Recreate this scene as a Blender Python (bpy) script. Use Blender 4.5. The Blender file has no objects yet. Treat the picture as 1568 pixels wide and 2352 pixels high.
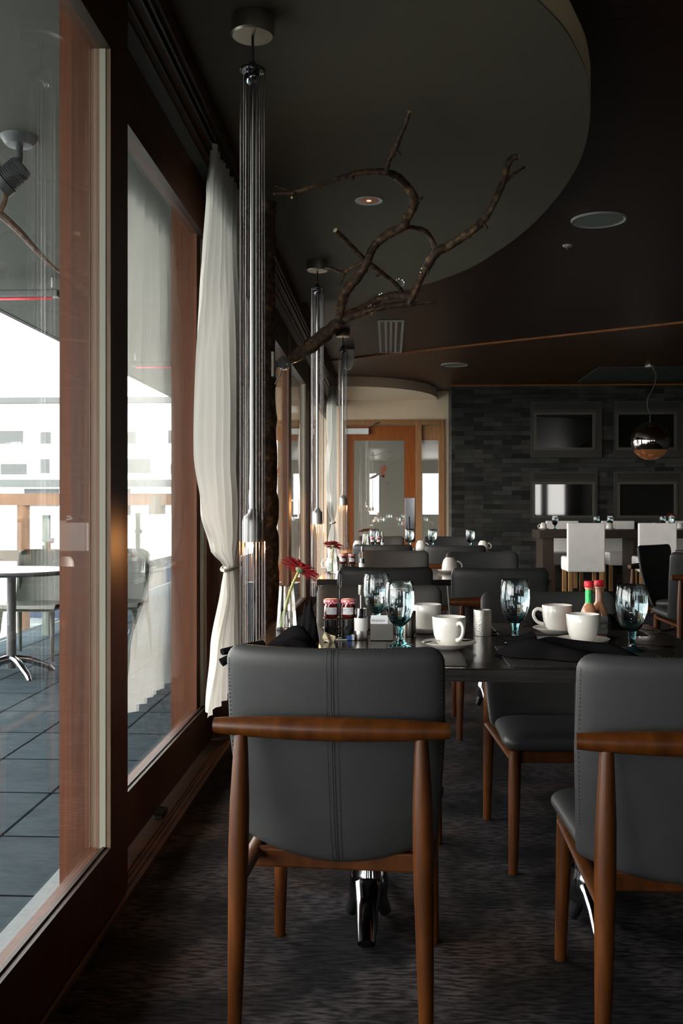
import bpy, bmesh, math, random
from mathutils import Vector, Matrix
random.seed(7)
D = bpy.data
COL = bpy.context.scene.collection
SC = bpy.context.scene
R = math.radians
PI = math.pi

# ---------------------------------------------------------------- camera, world, light
YAW = 2.75
cam = D.objects.new('camera', D.cameras.new('camera'))
COL.objects.link(cam)
cam.data.sensor_fit = 'VERTICAL'
cam.data.sensor_height = 36.0
cam.data.lens = 35.0
cam.data.shift_y = -13.0 / 2352.0
cam.data.clip_start = 0.05
cam.data.clip_end = 500
cam.location = (0, 0, 1.16)
cam.rotation_euler = (R(90), 0, R(YAW))
SC.camera = cam

SC.view_settings.view_transform = 'Standard'
SC.view_settings.look = 'None'
SC.view_settings.gamma = 1.0
SC.view_settings.use_curve_mapping = False
SC.view_settings.exposure = EXPO = 0.0

WORLD_STRENGTH = 12.5
w = D.worlds.new('overcast_sky')
SC.world = w
w.use_nodes = True
wn = w.node_tree
wn.nodes.clear()
out = wn.nodes.new('ShaderNodeOutputWorld')
bg = wn.nodes.new('ShaderNodeBackground')
bg.inputs[0].default_value = (1.0, 0.985, 0.965, 1)
bg.inputs[1].default_value = WORLD_STRENGTH
wn.links.new(bg.outputs[0], out.inputs[0])
w.cycles.sampling_method = 'MANUAL'
w.cycles.sample_map_resolution = 64

def portal(y0, y1):
    l = D.lights.new('daylight_portal', 'AREA')
    l.shape = 'RECTANGLE'
    l.size = 2.7
    l.size_y = y1 - y0
    l.cycles.is_portal = True
    o = D.objects.new('daylight_portal', l)
    o.location = (-1.12, (y0 + y1) / 2, 1.35)
    o.rotation_euler = (0, R(-90), 0)
    COL.objects.link(o)
portal(-1, 2.8)
portal(2.8, 4.8)
portal(5.0, 8.6)
portal(8.8, 14.6)

# ---------------------------------------------------------------- materials
def _nt(name):
    m = D.materials.new(name)
    m.use_nodes = True
    nt = m.node_tree
    return m, nt, nt.nodes['Principled BSDF']

def mat(name, col, rough=0.5, metal=0.0, noise=0.0, nscale=20.0, bump=0.0, bscale=60.0, spec=0.5,
        emit=None, estr=0.0, trans=0.0, ior=1.45, coat=0.0, alpha=1.0, stretch=None, sheen=0.0):
    m, nt, p = _nt(name)
    p.inputs['Base Color'].default_value = (*col, 1)
    p.inputs['Roughness'].default_value = rough
    p.inputs['Metallic'].default_value = metal
    p.inputs['Specular IOR Level'].default_value = spec
    p.inputs['Transmission Weight'].default_value = trans
    p.inputs['IOR'].default_value = ior
    p.inputs['Coat Weight'].default_value = coat
    p.inputs['Sheen Weight'].default_value = sheen
    if emit:
        p.inputs['Emission Color'].default_value = (*emit, 1)
        p.inputs['Emission Strength'].default_value = estr
    if noise or bump:
        tc = nt.nodes.new('ShaderNodeTexCoord')
        mp = nt.nodes.new('ShaderNodeMapping')
        if stretch:
            mp.inputs['Scale'].default_value = stretch
        nt.links.new(tc.outputs['Object'], mp.inputs[0])
    if noise:
        n = nt.nodes.new('ShaderNodeTexNoise')
        n.inputs['Scale'].default_value = nscale
        n.inputs['Detail'].default_value = 6
        nt.links.new(mp.outputs[0], n.inputs['Vector'])
        r = nt.nodes.new('ShaderNodeValToRGB')
        r.color_ramp.elements[0].position = 0.3
        r.color_ramp.elements[1].position = 0.7
        r.color_ramp.elements[0].color = (*[max(0, c * (1 - noise)) for c in col], 1)
        r.color_ramp.elements[1].color = (*[min(1, c * (1 + noise)) for c in col], 1)
        nt.links.new(n.outputs['Fac'], r.inputs[0])
        nt.links.new(r.outputs[0], p.inputs['Base Color'])
    if bump:
        n2 = nt.nodes.new('ShaderNodeTexNoise')
        n2.inputs['Scale'].default_value = bscale
        n2.inputs['Detail'].default_value = 4
        nt.links.new(mp.outputs[0], n2.inputs['Vector'])
        b = nt.nodes.new('ShaderNodeBump')
        b.inputs['Strength'].default_value = bump
        b.inputs['Distance'].default_value = 0.002
        nt.links.new(n2.outputs['Fac'], b.inputs['Height'])
        nt.links.new(b.outputs[0], p.inputs['Normal'])
    return m

def wood(name, c1, c2, rough=0.4, scale=(60, 60, 4), coat=0.0, bump=0.15, spec=0.2):
    m, nt, p = _nt(name)
    tc = nt.nodes.new('ShaderNodeTexCoord')
    mp = nt.nodes.new('ShaderNodeMapping')
    mp.inputs['Scale'].default_value = scale
    nt.links.new(tc.outputs['Object'], mp.inputs[0])
    n = nt.nodes.new('ShaderNodeTexNoise')
    n.inputs['Scale'].default_value = 1.0
    n.inputs['Detail'].default_value = 8
    n.inputs['Distortion'].default_value = 0.6
    nt.links.new(mp.outputs[0], n.inputs['Vector'])
    r = nt.nodes.new('ShaderNodeValToRGB')
    r.color_ramp.elements[0].position = 0.32
    r.color_ramp.elements[1].position = 0.68
    r.color_ramp.elements[0].color = (*c1, 1)
    r.color_ramp.elements[1].color = (*c2, 1)
    nt.links.new(n.outputs['Fac'], r.inputs[0])
    nt.links.new(r.outputs[0], p.inputs['Base Color'])
    p.inputs['Roughness'].default_value = rough
    p.inputs['Specular IOR Level'].default_value = spec
    p.inputs['Coat Weight'].default_value = coat
    b = nt.nodes.new('ShaderNodeBump')
    b.inputs['Strength'].default_value = bump
    b.inputs['Distance'].default_value = 0.001
    nt.links.new(n.outputs['Fac'], b.inputs['Height'])
    nt.links.new(b.outputs[0], p.inputs['Normal'])
    return m

def pane_mat(name, tint=(0.98, 0.975, 0.965), extra=0.0, frost=0.0):
    m = D.materials.new(name)
    m.use_nodes = True
    nt = m.node_tree
    nt.nodes.clear()
    o = nt.nodes.new('ShaderNodeOutputMaterial')
    t = nt.nodes.new('ShaderNodeBsdfTransparent')
    t.inputs[0].default_value = (*tint, 1)
    g = nt.nodes.new('ShaderNodeBsdfGlossy')
    g.inputs['Roughness'].default_value = frost
    g.inputs[0].default_value = (1, 1, 1, 1)
    # Schlick reflectance of a thin pane, the same from both faces
    geo = nt.nodes.new('ShaderNodeNewGeometry')
    dt = nt.nodes.new('ShaderNodeVectorMath'); dt.operation = 'DOT_PRODUCT'
    nt.links.new(geo.outputs['Normal'], dt.inputs[0])
    nt.links.new(geo.outputs['Incoming'], dt.inputs[1])
    ab = nt.nodes.new('ShaderNodeMath'); ab.operation = 'ABSOLUTE'
    nt.links.new(dt.outputs['Value'], ab.inputs[0])
    om = nt.nodes.new('ShaderNodeMath'); om.operation = 'SUBTRACT'; om.inputs[0].default_value = 1.0
    nt.links.new(ab.outputs[0], om.inputs[1])
    pw = nt.nodes.new('ShaderNodeMath'); pw.operation = 'POWER'; pw.inputs[1].default_value = 5.0
    nt.links.new(om.outputs[0], pw.inputs[0])
    f = nt.nodes.new('ShaderNodeMath'); f.operation = 'MULTIPLY_ADD'
    f.inputs[1].default_value = 0.96; f.inputs[2].default_value = 0.04
    nt.links.new(pw.outputs[0], f.inputs[0])
    mx = nt.nodes.new('ShaderNodeMixShader')
    a = nt.nodes.new('ShaderNodeMath')
    a.operation = 'ADD'
    a.use_clamp = True
    a.inputs[1].default_value = extra
    nt.links.new(f.outputs[0], a.inputs[0])
    nt.links.new(a.outputs[0], mx.inputs[0])
    nt.links.new(t.outputs[0], mx.inputs[1])
    nt.links.new(g.outputs[0], mx.inputs[2])
    nt.links.new(mx.outputs[0], o.inputs[0])
    return m

def planar_brick(name, axes, cols, mortar, bw, rh, ms, offset=0.5, rough=0.5, shift=(0, 0), bump=0.4, noise=0.35,
                 nscale=6.0, nstretch=(1, 1, 1), spec=0.22):
    """brick texture laid on the plane of two object axes"""
    m, nt, p = _nt(name)
    tc = nt.nodes.new('ShaderNodeTexCoord')
    sx = nt.nodes.new('ShaderNodeSeparateXYZ')
    cx = nt.nodes.new('ShaderNodeCombineXYZ')
    nt.links.new(tc.outputs['Object'], sx.inputs[0])
    mp = nt.nodes.new('ShaderNodeMapping')
    mp.inputs['Location'].default_value = (shift[0], shift[1], 0)
    nt.links.new(sx.outputs[axes[0]], cx.inputs[0])
    nt.links.new(sx.outputs[axes[1]], cx.inputs[1])
    nt.links.new(cx.outputs[0], mp.inputs[0])
    b = nt.nodes.new('ShaderNodeTexBrick')
    b.offset = offset
    b.inputs['Scale'].default_value = 1.0
    b.inputs['Brick Width'].default_value = bw
    b.inputs['Row Height'].default_value = rh
    b.inputs['Mortar Size'].default_value = ms
    b.inputs['Mortar Smooth'].default_value = 0.1
    b.inputs['Bias'].default_value = 0.0
    b.inputs['Color1'].default_value = (*cols[0], 1)
    b.inputs['Color2'].default_value = (*cols[1], 1)
    b.inputs['Mortar'].default_value = (*mortar, 1)
    nt.links.new(mp.outputs[0], b.inputs['Vector'])
    n = nt.nodes.new('ShaderNodeTexNoise')
    mp2 = nt.nodes.new('ShaderNodeMapping')
    mp2.inputs['Scale'].default_value = nstretch
    nt.links.new(tc.outputs['Object'], mp2.inputs[0])
    nt.links.new(mp2.outputs[0], n.inputs['Vector'])
    n.inputs['Scale'].default_value = nscale
    n.inputs['Detail'].default_value = 8
    mm = nt.nodes.new('ShaderNodeMapRange')
    mm.inputs[1].default_value = 0.3
    mm.inputs[2].default_value = 0.7
    mm.inputs[3].default_value = 1 - noise
    mm.inputs[4].default_value = 1 + noise
    nt.links.new(n.outputs['Fac'], mm.inputs[0])
    mul = nt.nodes.new('ShaderNodeVectorMath')
    mul.operation = 'SCALE'
    nt.links.new(b.outputs['Color'], mul.inputs[0])
    nt.links.new(mm.outputs[0], mul.inputs['Scale'])
    nt.links.new(mul.outputs[0], p.inputs['Base Color'])
    p.inputs['Roughness'].default_value = rough
    p.inputs['Specular IOR Level'].default_value = spec
    bp = nt.nodes.new('ShaderNodeBump')
    bp.inputs['Strength'].default_value = bump
    bp.inputs['Distance'].default_value = 0.004
    bp.invert = True
    nt.links.new(b.outputs['Fac'], bp.inputs['Height'])
    nt.links.new(bp.outputs[0], p.inputs['Normal'])
    return m

M = {}
M['frame'] = wood('stained_cedar_frame', (0.045, 0.016, 0.008), (0.08, 0.03, 0.015), 0.42, (70, 70, 3))
M['jamb'] = wood('reddish_cedar', (0.075, 0.024, 0.010), (0.108, 0.038, 0.017), 0.5, (90, 90, 2.5))
M['sill'] = wood('weathered_sill_wood', (0.05, 0.026, 0.016), (0.09, 0.05, 0.032), 0.5, (60, 3, 60))
M['bead'] = wood('pale_glazing_bead', (0.08, 0.052, 0.032), (0.13, 0.088, 0.055), 0.5, (70, 70, 4))
M['lipwood'] = wood('sky_tinted_lip_wood', (0.018, 0.0125, 0.0095), (0.045, 0.032, 0.026), 0.4, (60, 3, 60))  # grey-brown colour includes the sky reflected on the lips
M['gasket'] = mat('pale_gasket', (0.20, 0.20, 0.155), 0.6)
M['track'] = mat('dark_bronze_track', (0.08, 0.085, 0.08), 0.4, 0.5)
M['pane'] = pane_mat('window_glass')
M['carpet'] = None
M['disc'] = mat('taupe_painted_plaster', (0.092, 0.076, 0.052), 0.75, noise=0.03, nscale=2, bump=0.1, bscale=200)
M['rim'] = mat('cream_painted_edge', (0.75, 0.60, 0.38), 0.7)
M['cream'] = mat('cream_wall_paint', (0.80, 0.63, 0.46), 0.8, noise=0.02, nscale=3)
M['door'] = wood('honey_stained_door', (0.19, 0.050, 0.008), (0.25, 0.075, 0.015), 0.4, (50, 50, 3))
M['doorjamb'] = wood('light_maple_jamb', (0.25, 0.12, 0.05), (0.34, 0.175, 0.08), 0.45, (50, 50, 3))
M['metal'] = mat('brushed_nickel', (0.55, 0.51, 0.42), 0.36, 1.0)
M['chrome'] = mat('polished_chrome', (0.26, 0.27, 0.29), 0.10, 1.0)
M['tube'] = mat('satin_steel_tube', (0.24, 0.25, 0.245), 0.30, 1.0)
M['holder'] = mat('brushed_aluminium_holder', (0.42, 0.43, 0.43), 0.45, 1.0)
M['chain'] = mat('ball_chain_steel', (0.19, 0.17, 0.165), 0.25, 1.0)
M['steel'] = mat('brushed_stainless', (0.33, 0.32, 0.295), 0.33, 1.0, bump=0.1, bscale=300)
M['silver'] = mat('silver_cutlery', (0.35, 0.35, 0.36), 0.12, 1.0)
M['black'] = mat('black_plastic', (0.008, 0.008, 0.008), 0.4)
M['wire'] = mat('black_wire', (0.015, 0.015, 0.016), 0.25)
M['cord'] = mat('dark_cord', (0.03, 0.028, 0.025), 0.5)
M['leather'] = mat('grey_leather', (0.030, 0.0325, 0.0325), 0.45, noise=0.10, nscale=9, bump=0.12, bscale=350, spec=0.32)
M['stitch'] = mat('grey_thread', (0.02, 0.021, 0.022), 0.6)
M['walnut'] = wood('walnut_chair_wood', (0.036, 0.0098, 0.0012), (0.075, 0.022, 0.003), 0.38, (35, 35, 5), coat=0.0, spec=0.25)
M['table'] = wood('ebonised_oak', (0.008, 0.007, 0.006), (0.022, 0.018, 0.015), 0.2, (3, 70, 40), coat=0.25, bump=0.25, spec=0.5)
M['tableedge'] = wood('ebonised_oak_edge', (0.015, 0.014, 0.013), (0.035, 0.032, 0.03), 0.4, (4, 60, 130), bump=0.5)
M['communal'] = wood('dark_plank_wood', (0.035, 0.026, 0.02), (0.06, 0.045, 0.036), 0.4, (4, 60, 60))
M['column'] = mat('dark_steel_column', (0.06, 0.062, 0.07), 0.35, 0.8)
M['china'] = mat('white_china', (0.76, 0.74, 0.69), 0.12, coat=0.3)
M['goblet'] = mat('pale_blue_glass', (0.88, 0.965, 0.99), 0.0, trans=1.0, ior=1.45)
M['stem'] = mat('teal_glass', (0.30, 0.82, 0.90), 0.0, trans=1.0, ior=1.45)
M['tint'] = mat('light_teal_glass', (0.62, 0.92, 0.96), 0.0, trans=1.0, ior=1.45)
M['water'] = mat('clear_water', (0.93, 0.99, 1.0), 0.0, trans=1.0, ior=1.33)
M['clear'] = mat('clear_glass', (0.98, 1, 0.99), 0.0, trans=1.0, ior=1.45)
M['petal'] = mat('red_petal', (0.30, 0.002, 0.008), 0.55, noise=0.25, nscale=60)
M['calyx'] = mat('green_calyx', (0.16, 0.27, 0.14), 0.6, noise=0.2, nscale=80)
M['stalk'] = mat('yellow_green_stem', (0.42, 0.50, 0.17), 0.5, noise=0.15, nscale=40)
M['napkin'] = mat('black_cloth', (0.008, 0.0075, 0.008), 0.75, bump=0.2, bscale=900, spec=0.0)
M['curtain'] = None
M['jam'] = mat('dark_jam_jar', (0.09, 0.008, 0.006), 0.08, coat=0.6)
M['paper'] = mat('white_label_paper', (0.72, 0.74, 0.76), 0.6)
M['ink'] = mat('blue_grey_ink', (0.08, 0.10, 0.16), 0.7)
M['redink'] = mat('maroon_ink', (0.25, 0.03, 0.04), 0.7)
M['pack_y'] = mat('pale_yellow_paper', (0.72, 0.66, 0.42), 0.55)
M['pack_b'] = mat('blue_paper', (0.05, 0.12, 0.38), 0.5)
M['redcap'] = mat('red_plastic_cap', (0.62, 0.015, 0.03), 0.35)
M['green'] = mat('green_foil', (0.03, 0.33, 0.10), 0.25, 0.4, noise=0.3, nscale=200)
M['amber'] = mat('bottle_glass_with_orange_sauce', (0.50, 0.24, 0.13), 0.08, coat=0.7)
M['whiteceramic'] = mat('white_ceramic_band', (0.75, 0.75, 0.72), 0.35)
M['bark'] = None
M['cut'] = mat('pale_cut_wood', (0.50, 0.38, 0.22), 0.7, noise=0.2, nscale=200)
M['whitefab'] = mat('off_white_upholstery', (0.93, 0.92, 0.89), 0.75, noise=0.04, nscale=10, bump=0.2, bscale=400)
M['oakleg'] = wood('light_oak_leg', (0.36, 0.19, 0.07), (0.47, 0.27, 0.12), 0.45, (40, 40, 4))
M['firedark'] = mat('black_metal_surround', (0.05, 0.047, 0.04), 0.45, 0.3)
M['fireglass'] = mat('dark_fireplace_glass', (0.006, 0.006, 0.005), 0.03, spec=0.9)
M['speaker'] = mat('grey_perforated_grille', (0.14, 0.155, 0.14), 0.6, bump=0.4, bscale=600)
M['vent'] = mat('grey_vent_metal', (0.38, 0.36, 0.33), 0.5)
M['soffit'] = mat('grey_green_soffit_paint', (0.050, 0.050, 0.040), 0.8, noise=0.05, nscale=3, bump=0.3, bscale=80)
M['dkplastic'] = mat('olive_grey_plastic', (0.03, 0.042, 0.034), 0.45, noise=0.1, nscale=50)
M['greenmetal'] = mat('grey_green_painted_metal', (0.08, 0.11, 0.09), 0.5)
M['white'] = mat('white_painted_wall', (0.85, 0.85, 0.85), 0.8)
M['bwin'] = mat('pale_window_glass', (0.066, 0.076, 0.075), 0.5)
M['timber'] = mat('orange_dock_timber', (0.11, 0.062, 0.034), 0.7, noise=0.2, nscale=3)
M['paletimber'] = mat('pale_weathered_timber', (0.085, 0.078, 0.064), 0.8, noise=0.1, nscale=4)
M['bluehull'] = mat('blue_boat_hull', (0.015, 0.032, 0.075), 0.4)
M['stonesill'] = mat('pale_stone_sill', (0.12, 0.15, 0.16), 0.6, noise=0.1, nscale=40)
M['heater'] = mat('white_heater_housing', (0.55, 0.56, 0.56), 0.4)
M['heatbody'] = mat('grey_heater_body', (0.09, 0.095, 0.095), 0.4)
M['heatred'] = mat('red_heater_element', (0.6, 0.04, 0.06), 0.4, emit=(1.0, 0.12, 0.14), estr=0.35)
M['spotgrey'] = mat('grey_spotlight_paint', (0.035, 0.042, 0.045), 0.45)
M['bulb'] = mat('warm_bulb', (1, 0.6, 0.3), 0.4, emit=(1.0, 0.42, 0.13), estr=14.0)
M['downglow'] = mat('copper_reflector', (0.9, 0.5, 0.35), 0.25, 1.0)
M['darkwall'] = mat('dark_plaster_wall', (0.02, 0.018, 0.016), 0.8)
M['device'] = mat('translucent_grey_plastic', (0.92, 0.86, 0.82), 0.35)
M['mesh'] = mat('dark_hvac_panel', (0.05, 0.06, 0.055), 0.5)
M['orange'] = mat('orange_glass_emblem', (0.22, 0.06, 0.02), 0.5)
M['letter'] = mat('grey_glass_lettering', (0.12, 0.10, 0.10), 0.5)
M['batten'] = wood('orange_batten_wood', (0.22, 0.08, 0.025), (0.3, 0.12, 0.045), 0.4, (3, 30, 30))
M['vest'] = mat('vestibule_wall', (0.75, 0.73, 0.67), 0.8)
M['slate'] = planar_brick('stacked_slate', (0, 2), ((0.009, 0.010, 0.0095), (0.050, 0.051, 0.047)), (0.006, 0.006, 0.006),
                          0.27, 0.066, 0.0015, rough=0.55, bump=0.6, noise=0.3, nscale=5)
M['tile'] = planar_brick('slate_terrace_tile', (0, 1), ((0.036, 0.052, 0.062), (0.046, 0.063, 0.073)), (0.006, 0.008, 0.010),
                         0.42, 0.54, 0.007, offset=0.0, rough=0.5, shift=(0.14, 0.25), bump=0.4, noise=0.16, nscale=7,
                         nstretch=(1, 2.5, 1), spec=0.0)
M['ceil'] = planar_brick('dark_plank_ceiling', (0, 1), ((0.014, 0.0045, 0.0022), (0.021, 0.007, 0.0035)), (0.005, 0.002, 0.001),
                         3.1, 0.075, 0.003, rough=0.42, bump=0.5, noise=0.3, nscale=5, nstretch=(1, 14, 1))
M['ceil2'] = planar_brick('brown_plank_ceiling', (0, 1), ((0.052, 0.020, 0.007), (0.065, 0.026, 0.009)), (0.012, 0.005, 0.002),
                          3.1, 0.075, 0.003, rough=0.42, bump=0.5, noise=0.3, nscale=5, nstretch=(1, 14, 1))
M['weave'] = planar_brick('woven_vinyl', (0, 1), ((0.02, 0.018, 0.016), (0.055, 0.05, 0.045)), (0.006, 0.006, 0.006),
                          0.008, 0.0045, 0.0006, rough=0.45, bump=1.0, noise=0.3, nscale=40)

def build_carpet():
    m, nt, p = _nt('mottled_charcoal_carpet')
    tc = nt.nodes.new('ShaderNodeTexCoord')
    def noise(scale, st, det=8):
        mp = nt.nodes.new('ShaderNodeMapping')
        mp.inputs['Scale'].default_value = st
        nt.links.new(tc.outputs['Object'], mp.inputs[0])
        n = nt.nodes.new('ShaderNodeTexNoise')
        n.inputs['Scale'].default_value = scale
        n.inputs['Detail'].default_value = det
        nt.links.new(mp.outputs[0], n.inputs['Vector'])
        return n
    n1 = noise(22, (1, 4, 1))
    n2 = noise(3.2, (1, 1, 1))
    n3 = noise(1.1, (1, 1, 1), 3)
    r1 = nt.nodes.new('ShaderNodeValToRGB')
    r1.color_ramp.elements[0].position = 0.40
    r1.color_ramp.elements[0].color = (0.004, 0.004, 0.005, 1)
    r1.color_ramp.elements[1].position = 0.62
    r1.color_ramp.elements[1].color = (0.034, 0.032, 0.034, 1)
    nt.links.new(n1.outputs['Fac'], r1.inputs[0])
    r2 = nt.nodes.new('ShaderNodeValToRGB')
    r2.color_ramp.elements[0].position = 0.42
    r2.color_ramp.elements[0].color = (0.35, 0.35, 0.37, 1)
    r2.color_ramp.elements[1].position = 0.58
    r2.color_ramp.elements[1].color = (1.5, 1.42, 1.4, 1)
    nt.links.new(n2.outputs['Fac'], r2.inputs[0])
    mx = nt.nodes.new('ShaderNodeMixRGB')
    mx.blend_type = 'MULTIPLY'
    mx.inputs[0].default_value = 1
    nt.links.new(r1.outputs[0], mx.inputs[1])
    nt.links.new(r2.outputs[0], mx.inputs[2])
    # brown fleck field: the carpet's own second yarn colour
    r3 = nt.nodes.new('ShaderNodeValToRGB')
    r3.color_ramp.elements[0].position = 0.45
    r3.color_ramp.elements[0].color = (1, 1, 1, 1)
    r3.color_ramp.elements[1].position = 0.62
    r3.color_ramp.elements[1].color = (1.25, 0.9, 0.65, 1)
    nt.links.new(n3.outputs['Fac'], r3.inputs[0])
    mx2 = nt.nodes.new('ShaderNodeMixRGB')
    mx2.blend_type = 'MULTIPLY'
    mx2.inputs[0].default_value = 1
    nt.links.new(mx.outputs[0], mx2.inputs[1])
    nt.links.new(r3.outputs[0], mx2.inputs[2])
    nt.links.new(mx2.outputs[0], p.inputs['Base Color'])
    p.inputs['Roughness'].default_value = 0.95
    p.inputs['Specular IOR Level'].default_value = 0.1
    b = nt.nodes.new('ShaderNodeBump')
    b.inputs['Strength'].default_value = 0.7
    b.inputs['Distance'].default_value = 0.006
    nt.links.new(n1.outputs['Fac'], b.inputs['Height'])
    nt.links.new(b.outputs[0], p.inputs['Normal'])
    return m
M['carpet'] = build_carpet()

def build_bark():
    m, nt, p = _nt('mottled_bark')
    tc = nt.nodes.new('ShaderNodeTexCoord')
    n = nt.nodes.new('ShaderNodeTexNoise')
    n.inputs['Scale'].default_value = 38
    n.inputs['Detail'].default_value = 8
    nt.links.new(tc.outputs['Object'], n.inputs['Vector'])
    v = nt.nodes.new('ShaderNodeTexNoise')
    v.inputs['Scale'].default_value = 11
    v.inputs['Detail'].default_value = 5
    nt.links.new(tc.outputs['Object'], v.inputs['Vector'])
    r = nt.nodes.new('ShaderNodeValToRGB')
    cr = r.color_ramp
    cr.elements[0].position = 0.35
    cr.elements[0].color = (0.014, 0.006, 0.003, 1)
    cr.elements[1].position = 0.55
    cr.elements[1].color = (0.060, 0.028, 0.013, 1)
    e = cr.elements.new(0.68)
    e.color = (0.135, 0.092, 0.045, 1)
    nt.links.new(n.outputs['Fac'], r.inputs[0])
    r2 = nt.nodes.new('ShaderNodeValToRGB')
    r2.color_ramp.elements[0].position = 0.52
    r2.color_ramp.elements[0].color = (1, 1, 1, 1)
    r2.color_ramp.elements[1].position = 0.62
    r2.color_ramp.elements[1].color = (1.9, 1.8, 1.3, 1)
    nt.links.new(v.outputs['Fac'], r2.inputs[0])
    mx = nt.nodes.new('ShaderNodeMixRGB')
    mx.blend_type = 'MULTIPLY'
    mx.inputs[0].default_value = 1
    nt.links.new(r.outputs[0], mx.inputs[1])
    nt.links.new(r2.outputs[0], mx.inputs[2])
    nt.links.new(mx.outputs[0], p.inputs['Base Color'])
    p.inputs['Roughness'].default_value = 0.65
    b = nt.nodes.new('ShaderNodeBump')
    b.inputs['Strength'].default_value = 1.0
    b.inputs['Distance'].default_value = 0.006
    nt.links.new(n.outputs['Fac'], b.inputs['Height'])
    nt.links.new(b.outputs[0], p.inputs['Normal'])
    return m
M['bark'] = build_bark()

def build_curtain():
    m = D.materials.new('white_sheer_curtain')
    m.use_nodes = True
    nt = m.node_tree
    p = nt.nodes['Principled BSDF']
    o = nt.nodes['Material Output']
    p.inputs['Base Color'].default_value = (0.50, 0.485, 0.445, 1)
    p.inputs['Roughness'].default_value = 0.85
    t = nt.nodes.new('ShaderNodeBsdfTranslucent')
    t.inputs[0].default_value = (0.50, 0.485, 0.445, 1)
    mx = nt.nodes.new('ShaderNodeMixShader')
    mx.inputs[0].default_value = 0.36
    nt.links.new(p.outputs[0], mx.inputs[1])
    nt.links.new(t.outputs[0], mx.inputs[2])
    nt.links.new(mx.outputs[0], o.inputs[0])
    tc = nt.nodes.new('ShaderNodeTexCoord')
    n = nt.nodes.new('ShaderNodeTexNoise')
    n.inputs['Scale'].default_value = 700
    nt.links.new(tc.outputs['Object'], n.inputs['Vector'])
    b = nt.nodes.new('ShaderNodeBump')
    b.inputs['Strength'].default_value = 0.15
    b.inputs['Distance'].default_value = 0.001
    nt.links.new(n.outputs['Fac'], b.inputs['Height'])
    nt.links.new(b.outputs[0], p.inputs['Normal'])
    return m
M['curtain'] = build_curtain()

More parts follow.
